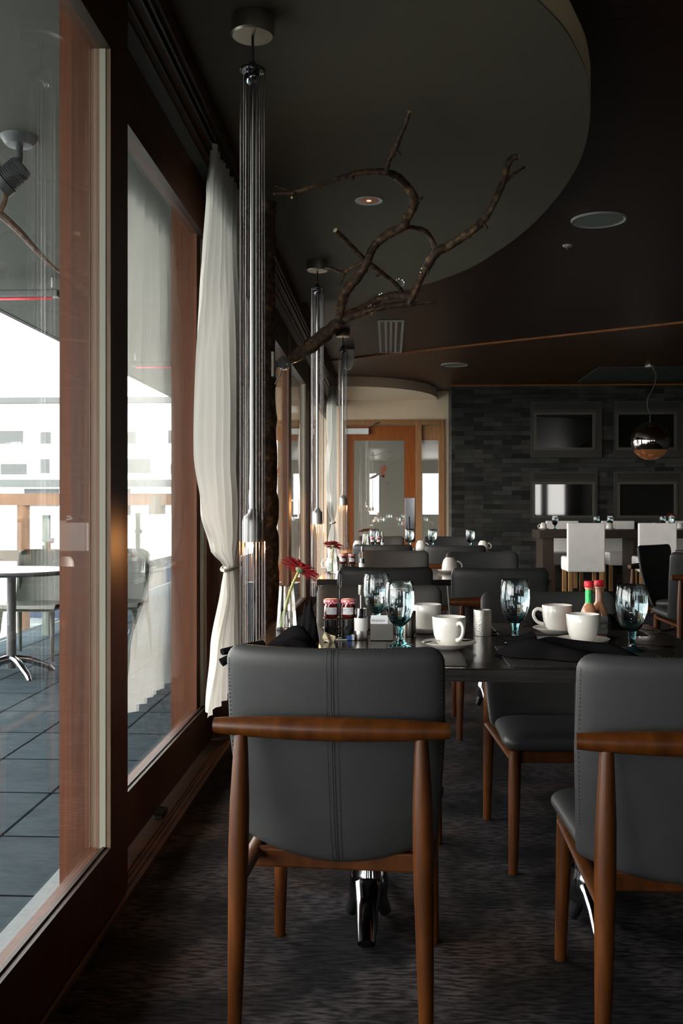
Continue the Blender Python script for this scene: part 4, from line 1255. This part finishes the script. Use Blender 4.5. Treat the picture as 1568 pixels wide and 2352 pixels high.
# ================================================================ tableware
ZT = 0.7605
def goblet():
    g = thing('goblet', '', 'glass')
    outer = [(0.0, 0.0), (0.036, 0.0), (0.0365, 0.002), (0.022, 0.007), (0.011, 0.015), (0.0085, 0.028), (0.0100, 0.044), (0.0120, 0.052)]
    st = [(0.0, 0.0)] + outer[1:] + [(0.0125, 0.056), (0.0, 0.0562)]
    MB().lathe(st, 36).build('stem', M['stem'], g)
    o_ = [(0.0, 0.0565), (0.013, 0.057), (0.026, 0.068), (0.0355, 0.086), (0.0412, 0.108), (0.0428, 0.130), (0.0418, 0.158), (0.0388, 0.183)]
    i_ = [(r_ - 0.0022, z + (0.004 if k < 2 else 0)) for k, (r_, z) in enumerate(o_[1:], 1)]
    prof = o_ + [(0.0377, 0.1840)] + list(reversed(i_)) + [(0.0, 0.0615)]
    MB().lathe(prof, 48).build('bowl', M['goblet'], g)
    MB().lathe([(0.0132, 0.0568), (0.0262, 0.068), (0.0358, 0.086), (0.0352, 0.0862), (0.0255, 0.0685), (0.0128, 0.0573)], 48, closed=True).build('tinted_base', M['tint'], g)
    w_ = [(0.0, 0.060), (0.0118, 0.0605), (0.0245, 0.0695), (0.0340, 0.0865), (0.0396, 0.1083), (0.0412, 0.130), (0.0405, 0.154), (0.0403, 0.157), (0.0, 0.157)]
    MB().lathe(w_, 48).build('water', M['water'], g)
    return g
gob0 = goblet(); gu = [False]
GOB = [(0.029, 2.865, ZT, 'blue-stemmed goblet of water in front, beside the steel packet holder'),
       (-0.041, 3.20, ZT, 'pale blue goblet behind the front goblet, above the packet holder'),
       (0.370, 2.955, ZT, 'blue-stemmed goblet of iced water between the steel cup and the handled cup'),
       (0.666, 2.775, ZT, 'blue-stemmed goblet of water right of the two white cups'),
       (0.190, 9.42, ZT, 'blue goblet on the third table left of the upturned cup'),
       (0.405, 9.42, ZT, 'blue goblet on the third table right of the upturned cup'),
       (0.760, 9.42, ZT, 'blue goblet on the third table before the slate wall'),
       (-0.145, 9.40, ZT, 'goblet beside the red gerbera on the third table'),
       (2.205, 13.40, 0.8505, 'goblet at the left end of the communal table, before the lit fireplace'),
       (2.76, 13.44, 0.8505, 'left goblet of the close pair between the white chairs'),
       (2.94, 13.45, 0.8505, 'right goblet of the close pair between the white chairs'),
       (3.62, 13.40, 0.8505, 'goblet left of the red flower on the communal table'),
       (3.74, 13.42, 0.8505, 'goblet under the red flower on the communal table')]
for (x, y, z, lb) in GOB:
    place(gob0, gu, lb, (x, y, z), random.uniform(0, 3), 'blue goblets')

def cup_mesh():
    c = thing('cup', '', 'cup')
    o_ = [(0.0, 0.0), (0.024, 0.0), (0.027, 0.003), (0.036, 0.014), (0.043, 0.032), (0.0465, 0.055), (0.0475, 0.082), (0.0462, 0.0835), (0.0445, 0.082)]
    i_ = [(0.0435, 0.055), (0.040, 0.034), (0.033, 0.017), (0.022, 0.008), (0.0, 0.006)]
    MB().lathe(o_ + i_, 48).build('body', M['china'], c)
    pth = smoothpath([(0.044, 0, 0.066, 0.006), (0.060, 0, 0.071, 0.0055), (0.072, 0, 0.062, 0.005), (0.073, 0, 0.046, 0.005), (0.062, 0, 0.030, 0.005), (0.043, 0, 0.022, 0.006)], 5)
    MB().tube([q[:3] for q in pth], [q[3] for q in pth], 12, flat=1.0).build('handle', M['china'], c)
    return c
def saucer_mesh():
    prof = [(0.0, 0.0), (0.040, 0.0), (0.042, 0.001), (0.062, 0.010), (0.075, 0.017), (0.0765, 0.0185), (0.075, 0.0195), (0.062, 0.0145), (0.040, 0.006), (0.030, 0.0055), (0.0, 0.0055)]
    return MB().lathe(prof, 56)
cup0 = cup_mesh(); cuu = [False]
sau0 = tag(saucer_mesh().build('saucer', M['china']), '', 'saucer'); su = [False]
CUPS = [ # x, y, z, rz, upside, label, saucer label
 (0.168, 2.815, ZT, R(-62), False, 'white cup in front with its handle turned right', 'white saucer under the front cup, with a spoon'),
 (0.118, 3.17, ZT, R(150), False, 'white cup behind the front goblet and cup', 'white saucer under the cup behind the front goblet'),
 (0.528, 3.165, ZT, R(178), False, 'white cup with its handle on the left, near the iced goblet', 'white saucer under the cup with the left-hand handle'),
 (0.558, 2.905, ZT, R(80), False, 'white cup with hidden handle in front of the sauce bottles', 'white saucer under the cup before the sauce bottles'),
]
for (x, y, z, rz, up, lb, sl) in CUPS:
    place(sau0, su, sl, (x, y, z), 0, 'white saucers')
    place(cup0, cuu, lb, (x, y, z + 0.0058), rz, 'white cups')
UP = [(0.362, 6.0, ZT, R(-10), True, 'upturned white cup alone on the second table'),
      (-0.350, 6.2, ZT, R(200), True, 'upturned cup behind the second gerbera vase'),
      (0.292, 9.25, ZT, R(-10), False, 'upturned white cup on the third table between two blue goblets'),
      (0.865, 9.25, ZT, R(-5), False, 'upturned white cup on the third table, at the aisle end'),
      (-0.29, 9.2, ZT, R(120), False, 'upturned cup left of the third vase'),
      (2.05, 13.38, 0.8505, R(180), True, 'upturned cup at the left end of the communal table'),
      (2.88, 13.2, 0.8505, R(-20), True, 'upturned cup beside the close goblet pair'),
      (3.52, 13.45, 0.8505, R(180), True, 'upturned cup left of the goblets under the red flower'),
      (3.83, 13.35, 0.8505, 0, True, 'upturned cup right of the red flower on the communal table'),
      (2.70, 9.0, ZT, 0, False, 'upturned cup on the right edge table')]
for (x, y, z, rz, sc_, lb) in UP:
    dz = 0.0
    if sc_:
        place(sau0, su, 'saucer under the ' + lb, (x, y, z), 0, 'white saucers'); dz = 0.0098
    o = place(cup0, cuu, lb, (x, y, z + dz + 0.0835), rz, 'white cups')
    o.rotation_euler = (PI, 0, rz)

# gerbera flowers in vases
def gerbera():
    g = thing('gerbera', '', 'flower')
    b = MB()
    for ring, (n, L, wd, z, up) in enumerate(((30, 0.069, 0.0052, 0.0, 0.02), (24, 0.062, 0.0050, 0.002, 0.16), (20, 0.045, 0.0042, 0.004, 0.42))):
        for k in range(n):
            a = 2 * PI * k / n + ring * 0.11 + random.uniform(-0.05, 0.05)
            l = L * random.uniform(0.9, 1.08)
            du = up + random.uniform(-0.26, 0.20)
            vs = []
            for (t_, wf) in ((0.15, 0.45), (0.45, 0.95), (0.75, 1.0), (0.93, 0.6), (1.0, 0.12)):
                r_ = l * t_
                zz = z + du * r_ - 0.9 * du * r_ * t_ * 0.6
                for s in (-1, 0, 1):
                    w_ = s * wd * wf
                    vs.append((r_ * math.cos(a) - w_ * math.sin(a), r_ * math.sin(a) + w_ * math.cos(a), zz + (0.0012 if s else 0)))
            fs = []
            for q in range(4):
                for s in (0, 1):
                    fs.append((q * 3 + s, q * 3 + s + 1, (q + 1) * 3 + s + 1, (q + 1) * 3 + s))
            b.add(vs, fs, True)
    b.build('petals', M['petal'], g)
    MB().lathe([(0.0, 0.010), (0.008, 0.009), (0.011, 0.005), (0.011, 0.0)], 20).build('flower_centre', mat('dark_red_centre', (0.12, 0.01, 0.01), 0.7, bump=1, bscale=900), g)
    MB().lathe([(0.0135, 0.001), (0.0145, -0.003), (0.011, -0.010), (0.005, -0.014), (0.0, -0.0145)], 20).build('calyx', M['calyx'], g)
    return g
def vase_and_flower(x, y, z, tilt_dir, labels, stem_pts, head, nrm, tall=0.142, build_water=True):
    v = thing('bud_vase', labels[0], 'vase', (x, y, z), 0, 'glass bud vases')
    n = 28
    MB().lathe([(0.0, 0.0), (0.034, 0.0), (0.0355, 0.003), (0.0245, tall), (0.0228, tall), (0.0325, 0.010), (0.0, 0.008)], n).build('glass', M['clear'], v)
    MB().lathe([(0.0, 0.0085), (0.0318, 0.0105), (0.0283, 0.062), (0.0, 0.062)], n).build('water', M['water'], v)
    g = gerbera()
    g['label'] = labels[1]; g['group'] = 'red gerberas'
    g.location = head
    q = Vector((0, 0, 1)).rotation_difference(Vector(nrm).normalized())
    g.rotation_euler = q.to_euler()
    inv = q.to_matrix().to_4x4().inverted()
    sp_ = smoothpath([(p[0], p[1], p[2], r_) for p, r_ in stem_pts], 5)
    loc = [inv @ (Vector(p[:3]) - Vector(head)) for p in sp_]
    MB().tube(loc, [p[3] for p in sp_], 12).build('stem', M['stalk'], g)
    return g
vx, vy = -0.332, 3.215
h = Vector((-0.287, 3.20, 0.958)); nn = Vector((0.42, 0.36, 0.84)).normalized()
vase_and_flower(vx, vy, ZT, 0, ('clear glass bud vase behind the black napkin on the front table', 'red gerbera with a leaning green stem on the front table'),
                [((vx - 0.012, vy - 0.008, ZT + 0.012), 0.0055), ((vx - 0.004, vy - 0.004, ZT + 0.07), 0.0050), ((vx + 0.013, vy, ZT + 0.130), 0.0044), ((h - nn * 0.035)[:], 0.0040), ((h - nn * 0.013)[:], 0.0040)], h[:], nn[:])
vx, vy = -0.343, 5.98
h = Vector((-0.335, 5.97, 0.925)); nn = Vector((0.18, 0.36, 0.90)).normalized()
vase_and_flower(vx, vy, ZT, 0, ('clear glass bud vase on the second table', 'red gerbera on the second table, before the second chain lamp'),
                [((vx, vy, ZT + 0.012), 0.004), ((vx, vy, ZT + 0.08), 0.004), ((h - nn * 0.013)[:], 0.0035)], h[:], nn[:])
vx, vy = -0.222, 9.25
h = Vector((-0.222, 9.25, 0.935)); nn = Vector((-0.15, 0.1, 0.97)).normalized()
vase_and_flower(vx, vy, ZT, 0, ('clear glass bud vase on the third table', 'red gerbera on the third table, before the far door'),
                [((vx, vy, ZT + 0.012), 0.004), ((vx, vy, ZT + 0.08), 0.004), ((h - nn * 0.013)[:], 0.0035)], h[:], nn[:])
vx, vy = 3.78, 13.50
h = Vector((3.77, 13.5, 1.045)); nn = Vector((0.15, 0.1, 0.97)).normalized()
vase_and_flower(vx, vy, 0.8505, 0, ('clear glass bud vase on the communal table', 'red gerbera on the communal table at the right edge'),
                [((vx, vy, 0.863), 0.004), ((vx, vy, 0.93), 0.004), ((h - nn * 0.013)[:], 0.0035)], h[:], nn[:])

# jam jars and caddy
def jam_jar():
    j = thing('jam_jar', '', 'jar')
    MB().lathe([(0.0, 0.0), (0.019, 0.0), (0.0215, 0.003), (0.022, 0.02), (0.0215, 0.032), (0.0185, 0.038), (0.0185, 0.044), (0.0, 0.044)], 32).build('glass', M['jam'], j)
    l = MB().lathe([(0.0, 0.0555), (0.020, 0.0555), (0.0228, 0.0535), (0.0235, 0.050), (0.0228, 0.0425), (0.0210, 0.0418), (0.0, 0.0418)], 32)
    l.build('lid', M['gingham'], j)
    lab = []
    def fn(u, v):
        a = -PI / 2 + (u - 0.5) * 1.55
        return (0.0226 * math.cos(a), 0.0226 * math.sin(a), 0.010 + 0.021 * v)
    MB().grid(fn, 12, 1).build('paper_label', M['paper'], j)
    return j
def gingham():
    m, nt, p = _nt('red_white_gingham')
    tc = nt.nodes.new('ShaderNodeTexCoord')
    ck = nt.nodes.new('ShaderNodeTexChecker')
    ck.inputs['Scale'].default_value = 190
    ck.inputs['Color1'].default_value = (0.55, 0.02, 0.05, 1)
    ck.inputs['Color2'].default_value = (0.78, 0.55, 0.55, 1)
    nt.links.new(tc.outputs['Object'], ck.inputs['Vector'])
    nt.links.new(ck.outputs[0], p.inputs['Base Color'])
    p.inputs['Roughness'].default_value = 0.3
    return m
M['gingham'] = gingham()
jar0 = jam_jar()
for k, (tx, zz, sz) in enumerate((('Bonne Maman', 0.0265, 0.0052), ('Cherry Preserves', 0.0205, 0.0044), ('Confiture', 0.0148, 0.0036))):
    text_mesh(tx, sz, M['ink'], jar0, 'label_lettering', (0, -0.0236, zz), (R(90), 0, 0), 0.0001, 0.3)
ju = [False]
JG = 'jam jars with gingham lids'
for (x, y, z, rz, lb) in ((-0.177, 3.03, ZT + 0.062, 0.12, 'left jam jar with gingham lid on the front caddy'),
                          (-0.124, 3.03, ZT + 0.062, -0.08, 'right jam jar with gingham lid on the front caddy'),
                          (-0.275, 5.91, ZT + 0.062, 0.1, 'left gingham-lidded jam jar on the second table'),
                          (-0.222, 5.91, ZT + 0.062, 0, 'right gingham-lidded jam jar on the second table'),
                          (-0.155, 9.2, ZT + 0.062, 0, 'left gingham-lidded jam jar on the third table'),
                          (-0.10, 9.2, ZT + 0.062, 0, 'right gingham-lidded jam jar on the third table')):
    place(jar0, ju, lb, (x, y, z), rz, JG)
def caddy():
    c = thing('wire_caddy', '', 'caddy')
    f = MB()
    for sx in (-0.0265, 0.0265):
        for zz in (0.060, 0.030, 0.004):
            ring = [(sx + 0.0245 * math.cos(2 * PI * k / 20), 0.0245 * math.sin(2 * PI * k / 20), zz) for k in range(21)]
            f.tube(ring, 0.0016, 6, caps=False)
        for k in range(4):
            a = PI / 4 + k * PI / 2
            f.cyl((sx + 0.0245 * math.cos(a), 0.0245 * math.sin(a), 0.0), (sx + 0.0245 * math.cos(a), 0.0245 * math.sin(a), 0.062), 0.0015, 6)
        f.tube([(sx - 0.024, 0, 0.0605), (sx + 0.024, 0, 0.0605)], 0.0016, 6); f.tube([(sx, -0.024, 0.0605), (sx, 0.024, 0.0605)], 0.0016, 6)
        sc_ = [(sx + (0.004 + 0.0016 * k) * math.cos(k * 0.55), -0.027, 0.028 + (0.004 + 0.0016 * k) * math.sin(k * 0.55)) for k in range(12)]
        f.tube(sc_, 0.0014, 6)
    f.build('wire_frame', M['wire'], c)
    for sx in (-0.0265, 0.0265):
        MB().lathe([(0.0, 0.006), (0.0205, 0.006), (0.0215, 0.02), (0.0205, 0.056), (0.0, 0.057)], 24, (sx, 0, 0)).build('lower_cup', M['black'], c)
    h_ = MB()
    h_.tube([(0, -0.004, 0.002), (0, -0.004, 0.195)], 0.0018, 8)
    h_.tube([(0.0065 * math.sin(2 * PI * k / 16), -0.004, 0.175 + 0.026 * math.cos(2 * PI * k / 16)) for k in range(17)], 0.0018, 6, caps=False)
    h_.build('handle', M['wire'], c)
    return c
cad0 = caddy(); cdu = [False]
for (x, y, lb) in ((-0.1505, 3.03, 'black wire jam caddy with a tall looped handle on the front table'), (-0.2485, 5.91, 'black wire jam caddy on the second table'), (-0.1275, 9.2, 'black wire jam caddy on the third table')):
    place(cad0, cdu, lb, (x, y, ZT), 0, 'wire jam caddies')

def grinder():
    g = thing('pepper_grinder', '', 'grinder')
    MB().lathe([(0.0, 0.0), (0.020, 0.0), (0.021, 0.002), (0.021, 0.026), (0.0205, 0.0275), (0.0, 0.0275)], 32).build('base', M['steel'], g)
    MB().lathe([(0.0, 0.0275), (0.020, 0.0275), (0.0203, 0.066), (0.0, 0.066)], 32).build('band', M['whiteceramic'], g)
    MB().lathe([(0.0, 0.066), (0.0205, 0.066), (0.0205, 0.069), (0.0175, 0.070), (0.0175, 0.094), (0.0, 0.095)], 32).build('collar', M['chrome'], g)
    MB().cyl((0, 0, 0.094), (0, 0, 0.138), 0.0030, 10).build('plunger_rod', M['steel'], g)
    MB().lathe([(0.0, 0.134), (0.0072, 0.134), (0.0078, 0.136), (0.0078, 0.164), (0.0, 0.165)], 20).build('plunger_knob', M['steel'], g)
    return g
gr0 = grinder(); gru = [False]
for (x, y, lb) in ((-0.085, 2.985, 'steel and white grinder with a tall plunger on the front table'), (-0.158, 5.85, 'steel grinder with a tall plunger on the second table'), (-0.065, 9.2, 'steel grinder with a tall plunger on the third table')):
    place(gr0, gru, lb, (x, y, ZT), 0, 'plunger grinders')

ph = thing('packet_holder', 'brushed steel packet holder between the grinder and the front goblet', 'holder', (-0.023, 2.978, ZT))
MB().box(-0.034, 0.034, -0.018, -0.0165, 0.0, 0.050).box(-0.034, 0.034, 0.0165, 0.018, 0.0, 0.050).box(-0.034, 0.034, -0.018, 0.018, 0.0, 0.0015).build('holder_body', M['steel'], ph)
MB().box(-0.0345, -0.0335, -0.0185, -0.0160, 0.0, 0.0505).build('edge_strip', M['chrome'], ph)
for (x, y, w_, zt, nm, m_, txt) in ((-0.007, -0.008, 0.026, 0.064, 0, M['paper'], 'SPLENDA'), (-0.002, -0.001, 0.030, 0.072, 1, M['paper'], None), (0.016, 0.006, 0.015, 0.062, 2, M['paper'], None)):
    lb = ('white sugar packet standing at the front of the steel holder', 'tall white sugar packet standing at the back of the steel holder', 'white sugar packet standing at the right of the steel holder')[nm]
    p_ = thing('sugar_packet', lb, 'packet', (-0.023 + x, 2.978 + y, ZT + 0.002), 0, 'sugar packets in the holder')
    MB().box(-w_, w_, -0.0012, 0.0012, 0.0, zt, 0.0005).build('paper', m_, p_)
    if txt: text_mesh(txt, 0.010, M['ink'], p_, 'lettering', (-0.003, -0.0016, 0.0565), (R(90), 0, 0), 0.0001)
p_ = thing('sugar_packet', 'crumpled pale yellow sugar packet lying before the jam caddy', 'packet', (-0.178, 2.925, ZT + 0.012), R(10))
def crum(w_, h_, s):
    return lambda u, v: ((u - 0.5) * w_, 0.004 * math.sin(u * 7 + v * 5) + s, (v - 0.5) * h_ + 0.002 * math.sin(u * 6))
k_ = MB().grid(crum(0.036, 0.026, 0), 10, 8).grid(crum(0.036, 0.026, 0.002), 10, 8)
k_.xf(Matrix.Rotation(R(20), 4, 'Y') @ Matrix.Rotation(R(-25), 4, 'X'))
k_.build('paper', M['pack_y'], p_)
text_mesh('SUGAR', 0.008, M['redink'], p_, 'lettering', (0.0, -0.008, 0.0), (R(65), R(-20), 0), 0.0001)
p_ = thing('sugar_packet', 'open blue and white sugar packet right of the yellow packet', 'packet', (-0.130, 2.965, ZT + 0.001), R(8))
MB().box(-0.03, 0.006, -0.008, 0.008, 0, 0.002).box(0.018, 0.025, -0.008, 0.004, 0.0, 0.016).build('paper', M['paper'], p_)
MB().box(0.004, 0.018, -0.0085, 0.006, 0.0, 0.013).build('blue_print', M['pack_b'], p_)
tag(MB().lathe([(0.0, 0.0), (0.018, 0.0), (0.020, 0.004), (0.0, 0.006)], 12).build('sugar_packet', M['pack_y'], loc=(-0.10, 5.86, ZT)), 'flat pale packet lying on the second table beside the grinder', 'packet')

def steel_cup(name, label, cat, x, y, r_, h_):
    MBX = MB().lathe([(0.0, 0.0), (r_, 0.0), (r_ + 0.0005, 0.002), (r_, h_ - 0.002), (r_ - 0.001, h_), (r_ - 0.0025, h_ - 0.001), (r_ - 0.003, h_ * 0.55), (0.0, h_ * 0.55)], 40)
    return tag(MBX.build(name, M['hammered'], loc=(x, y, ZT)), label, cat)
M['hammered'] = mat('hammered_steel', (0.34, 0.33, 0.31), 0.28, 1.0, bump=0.9, bscale=260)
steel_cup('steel_tumbler', 'speckled steel tumbler standing right of the front cup', 'tumbler', 0.288, 3.10, 0.0275, 0.080)
pg = thing('candle_holder', 'dark metal candle holder between the packet holder and the front cup', 'candle holder', (0.062, 3.06, ZT))
MB().lathe([(0.0, 0.0), (0.0185, 0.0), (0.0190, 0.002), (0.0190, 0.078), (0.0175, 0.080), (0.0165, 0.076), (0.0160, 0.03), (0.0, 0.03)], 32).build('cylinder', mat('dark_brushed_metal', (0.16, 0.15, 0.13), 0.3, 1.0), pg)
gr_ = MB()
for k in range(26):
    a = random.uniform(0, 6.28)
    gr_.sphere((0.0195 * math.cos(a), 0.0195 * math.sin(a), random.uniform(0.002, 0.010)), random.uniform(0.001, 0.0022), 6)
gr_.build('wax_drips', M['pack_y'], pg)

def sauce_bottle(label, x, y, rz, foil, h_=1.0):
    b_ = thing('sauce_bottle', label, 'bottle', (x, y, ZT), rz, 'hot sauce bottles')
    MB().lathe([(0.0, 0.0), (0.022, 0.0), (0.0245, 0.003), (0.025, 0.010), (0.025, 0.074), (0.0235, 0.084), (0.017, 0.098), (0.0118, 0.108), (0.0108, 0.114), (0.0108, 0.150), (0.0128, 0.151), (0.0128, 0.156), (0.0, 0.157)], 36).build('glass', M['amber'], b_)
    cp_ = MB().lathe([(0.0, 0.157), (0.0138, 0.157), (0.0142, 0.159), (0.0142, 0.173), (0.0125, 0.175), (0.0, 0.175)], 28)
    for k in range(28):
        a = 2 * PI * k / 28
        cp_.box(0.0138 * math.cos(a) - 0.0005, 0.0138 * math.cos(a) + 0.0005, 0.0138 * math.sin(a) - 0.0005, 0.0138 * math.sin(a) + 0.0005, 0.159, 0.172)
    cp_.build('cap', M['redcap'], b_)
    if foil:
        MB().lathe([(0.0120, 0.109), (0.0116, 0.116), (0.0114, 0.148), (0.0110, 0.148), (0.0112, 0.116), (0.0116, 0.109)], 28, closed=True).build('neck_foil', M['green'], b_)
    def fn(u, v):
        a = -PI / 2 + (u - 0.5) * 2.2
        return (0.0256 * math.cos(a), 0.0256 * math.sin(a), 0.014 + 0.052 * v)
    MB().grid(fn, 16, 1).build('paper_label', M['paper'], b_)
    text_mesh('TABASCO', 0.0085, M['redink'], b_, 'label_lettering', (0, -0.0275, 0.046), (R(90), 0, 0), 0.0001)
    ring = [(0.012 * math.cos(2 * PI * k / 20), -0.0275 + 0.0, 0.040 + 0.012 * math.sin(2 * PI * k / 20)) for k in range(21)]
    MB().tube(ring, 0.0006, 5, caps=False).build('label_ring', M['redink'], b_)
    return b_
sauce_bottle('hot sauce bottle with red cap and green neck foil, left of the pair', 0.600, 3.03, 0.2, True)
sauce_bottle('hot sauce bottle with red cap and bare amber neck, right of the pair', 0.637, 3.065, 0.35, False)

# cutlery
def spoon(label, x, y, z, rz, kind='spoon', tilt=0):
    s_ = thing(kind, label, kind, (x, y, z), rz)
    pts = [(k * 0.013, 0, 0.004 + 0.006 * math.sin(k / 8 * PI)) for k in range(9)]
    MB().tube(pts, [0.0035, 0.0042, 0.004, 0.0034, 0.0028, 0.0024, 0.0022, 0.0022, 0.0024], 8, flat=0.4).build('handle', M['silver'], s_)
    if kind == 'spoon':
        fn = lambda u, v: ((0.104 + 0.040 * v), (u - 0.5) * 0.028 * math.sin(PI * min(1, v * 0.98 + 0.01)) ** 0.5, 0.006 - 0.004 * math.sin(PI * v) * (1 - (2 * u - 1) ** 2))
        MB().grid(fn, 10, 12).build('bowl', M['silver'], s_)
    else:
        f_ = MB()
        fn = lambda u, v: ((0.104 + 0.022 * v), (u - 0.5) * 0.022 * (0.35 + 0.65 * v), 0.006 - 0.002 * v)
        f_.grid(fn, 6, 6)
        for k in range(4):
            y_ = -0.0095 + k * 0.0063
            f_.tube([(0.125, y_, 0.004), (0.145, y_, 0.005), (0.168, y_, 0.011)], [0.0016, 0.0015, 0.0009], 6)
        f_.build('tines', M['silver'], s_)
    return s_
spoon('teaspoon resting on the saucer of the front cup', 0.098, 2.775, ZT + 0.016, R(20))
spoon('fork lying tines up at the right end of the front table', 0.735, 3.20, ZT, R(2), 'fork')
spoon('teaspoon at the foot of the right goblet', 0.66, 2.85, ZT, R(-5))
spoon('teaspoon lying behind the steel tumbler', 0.215, 3.09, ZT, R(25))

# place mats
def placemat(label, x0, x1, y0, y1):
    tag(MB().box(x0, x1, y0, y1, 0.7602, 0.7622).build('placemat', M['weave']), label, 'placemat', 'woven black placemats')
placemat('woven black placemat before the foreground chair', -0.215, 0.195, 2.50, 2.79)
placemat('woven black placemat under the right hand napkin and cup', 0.30, 0.72, 2.50, 2.86)
placemat('woven black placemat behind the sauce bottles', 0.34, 0.80, 3.12, 3.41)
placemat('woven black placemat behind the packet holder', -0.20, 0.22, 3.12, 3.41)

# napkins
def napkin(label, cx, cy, z, rx, ry, rz, hfun, ends=None, group='black cloth napkins'):
    b_ = MB()
    def top(u, v):
        a = 2 * PI * u; r_ = v
        w_ = 1 + 0.10 * math.sin(3 * a + cx * 9) + 0.06 * math.sin(7 * a)
        x = rx * r_ * math.cos(a) * w_; y = ry * r_ * math.sin(a) * w_
        hh = hfun(x / rx, y / ry) * (1 - r_ ** 5)
        return (x, y, max(0.0015, hh) + 0.001)
    b_.grid(top, 96, 40)
    b_.grid(lambda u, v: (lambda p: (p[0], p[1], 0.0004))(top(u, v)), 48, 4)
    if ends:
        for (p0, p1, r0, r1) in ends: b_.tube([p0, tuple((a + c) / 2 for a, c in zip(p0, p1)), p1], [r0, (r0 + r1) / 2 * 1.1, r1], 16, flat=0.65)
    o = b_.build('napkin', M['napkin'], loc=(cx, cy, z))
    o.rotation_euler = (0, 0, rz)
    return tag(o, label, 'napkin', group)
napkin('black napkin folded over the window corner of the front table', -0.29, 2.72, ZT, 0.115, 0.095, 0.0,
       lambda x, y: 0.058 * math.exp(-((x - 0.3) / 0.6) ** 2) * (1 - 0.3 * abs(y)) + 0.010 * math.sin(4 * x + 5 * y) + 0.005 * math.sin(11 * y + 4 * x),
       [((-0.150, -0.115, 0.016), (-0.05, -0.05, 0.026), 0.013, 0.02), ((-0.152, -0.118, -0.012), (-0.105, -0.098, 0.012), 0.017, 0.010)])
napkin('black napkin heaped between the bud vase and the jam caddy', -0.262, 2.985, ZT, 0.050, 0.070, R(10),
       lambda x, y: 0.105 * math.exp(-((x - 0.55) / 0.75) ** 2 - (y / 1.1) ** 2) + 0.018 * math.sin(6 * x + 4 * y) + 0.01 * math.sin(13 * x - 6 * y))
napkin('black napkin spread before the right hand cup, behind the right edge chair', 0.485, 2.66, ZT + 0.0022, 0.185, 0.10, R(-8),
       lambda x, y: 0.030 + 0.018 * math.exp(-((x + 0.6) / 0.4) ** 2) + 0.008 * math.sin(4 * x + 5 * y),
       [((-0.17, 0.04, 0.02), (-0.10, 0.06, 0.045), 0.014, 0.022), ((-0.18, 0.07, 0.035), (-0.11, 0.05, 0.03), 0.010, 0.02)])
napkin('black napkin behind the cup with the left-hand handle', 0.50, 3.33, ZT, 0.055, 0.045, 0.3,
       lambda x, y: 0.05 * math.exp(-(x / 0.8) ** 2) + 0.008 * math.sin(8 * x))
napkin('black napkin right of the sauce bottles', 0.725, 3.28, ZT, 0.055, 0.045, -0.2,
       lambda x, y: 0.05 * math.exp(-((x + 0.3) / 0.6) ** 2) + 0.008 * math.sin(9 * x + 3 * y),
       [((0.0, 0, 0.04), (0.028, 0, 0.075), 0.006, 0.002)])
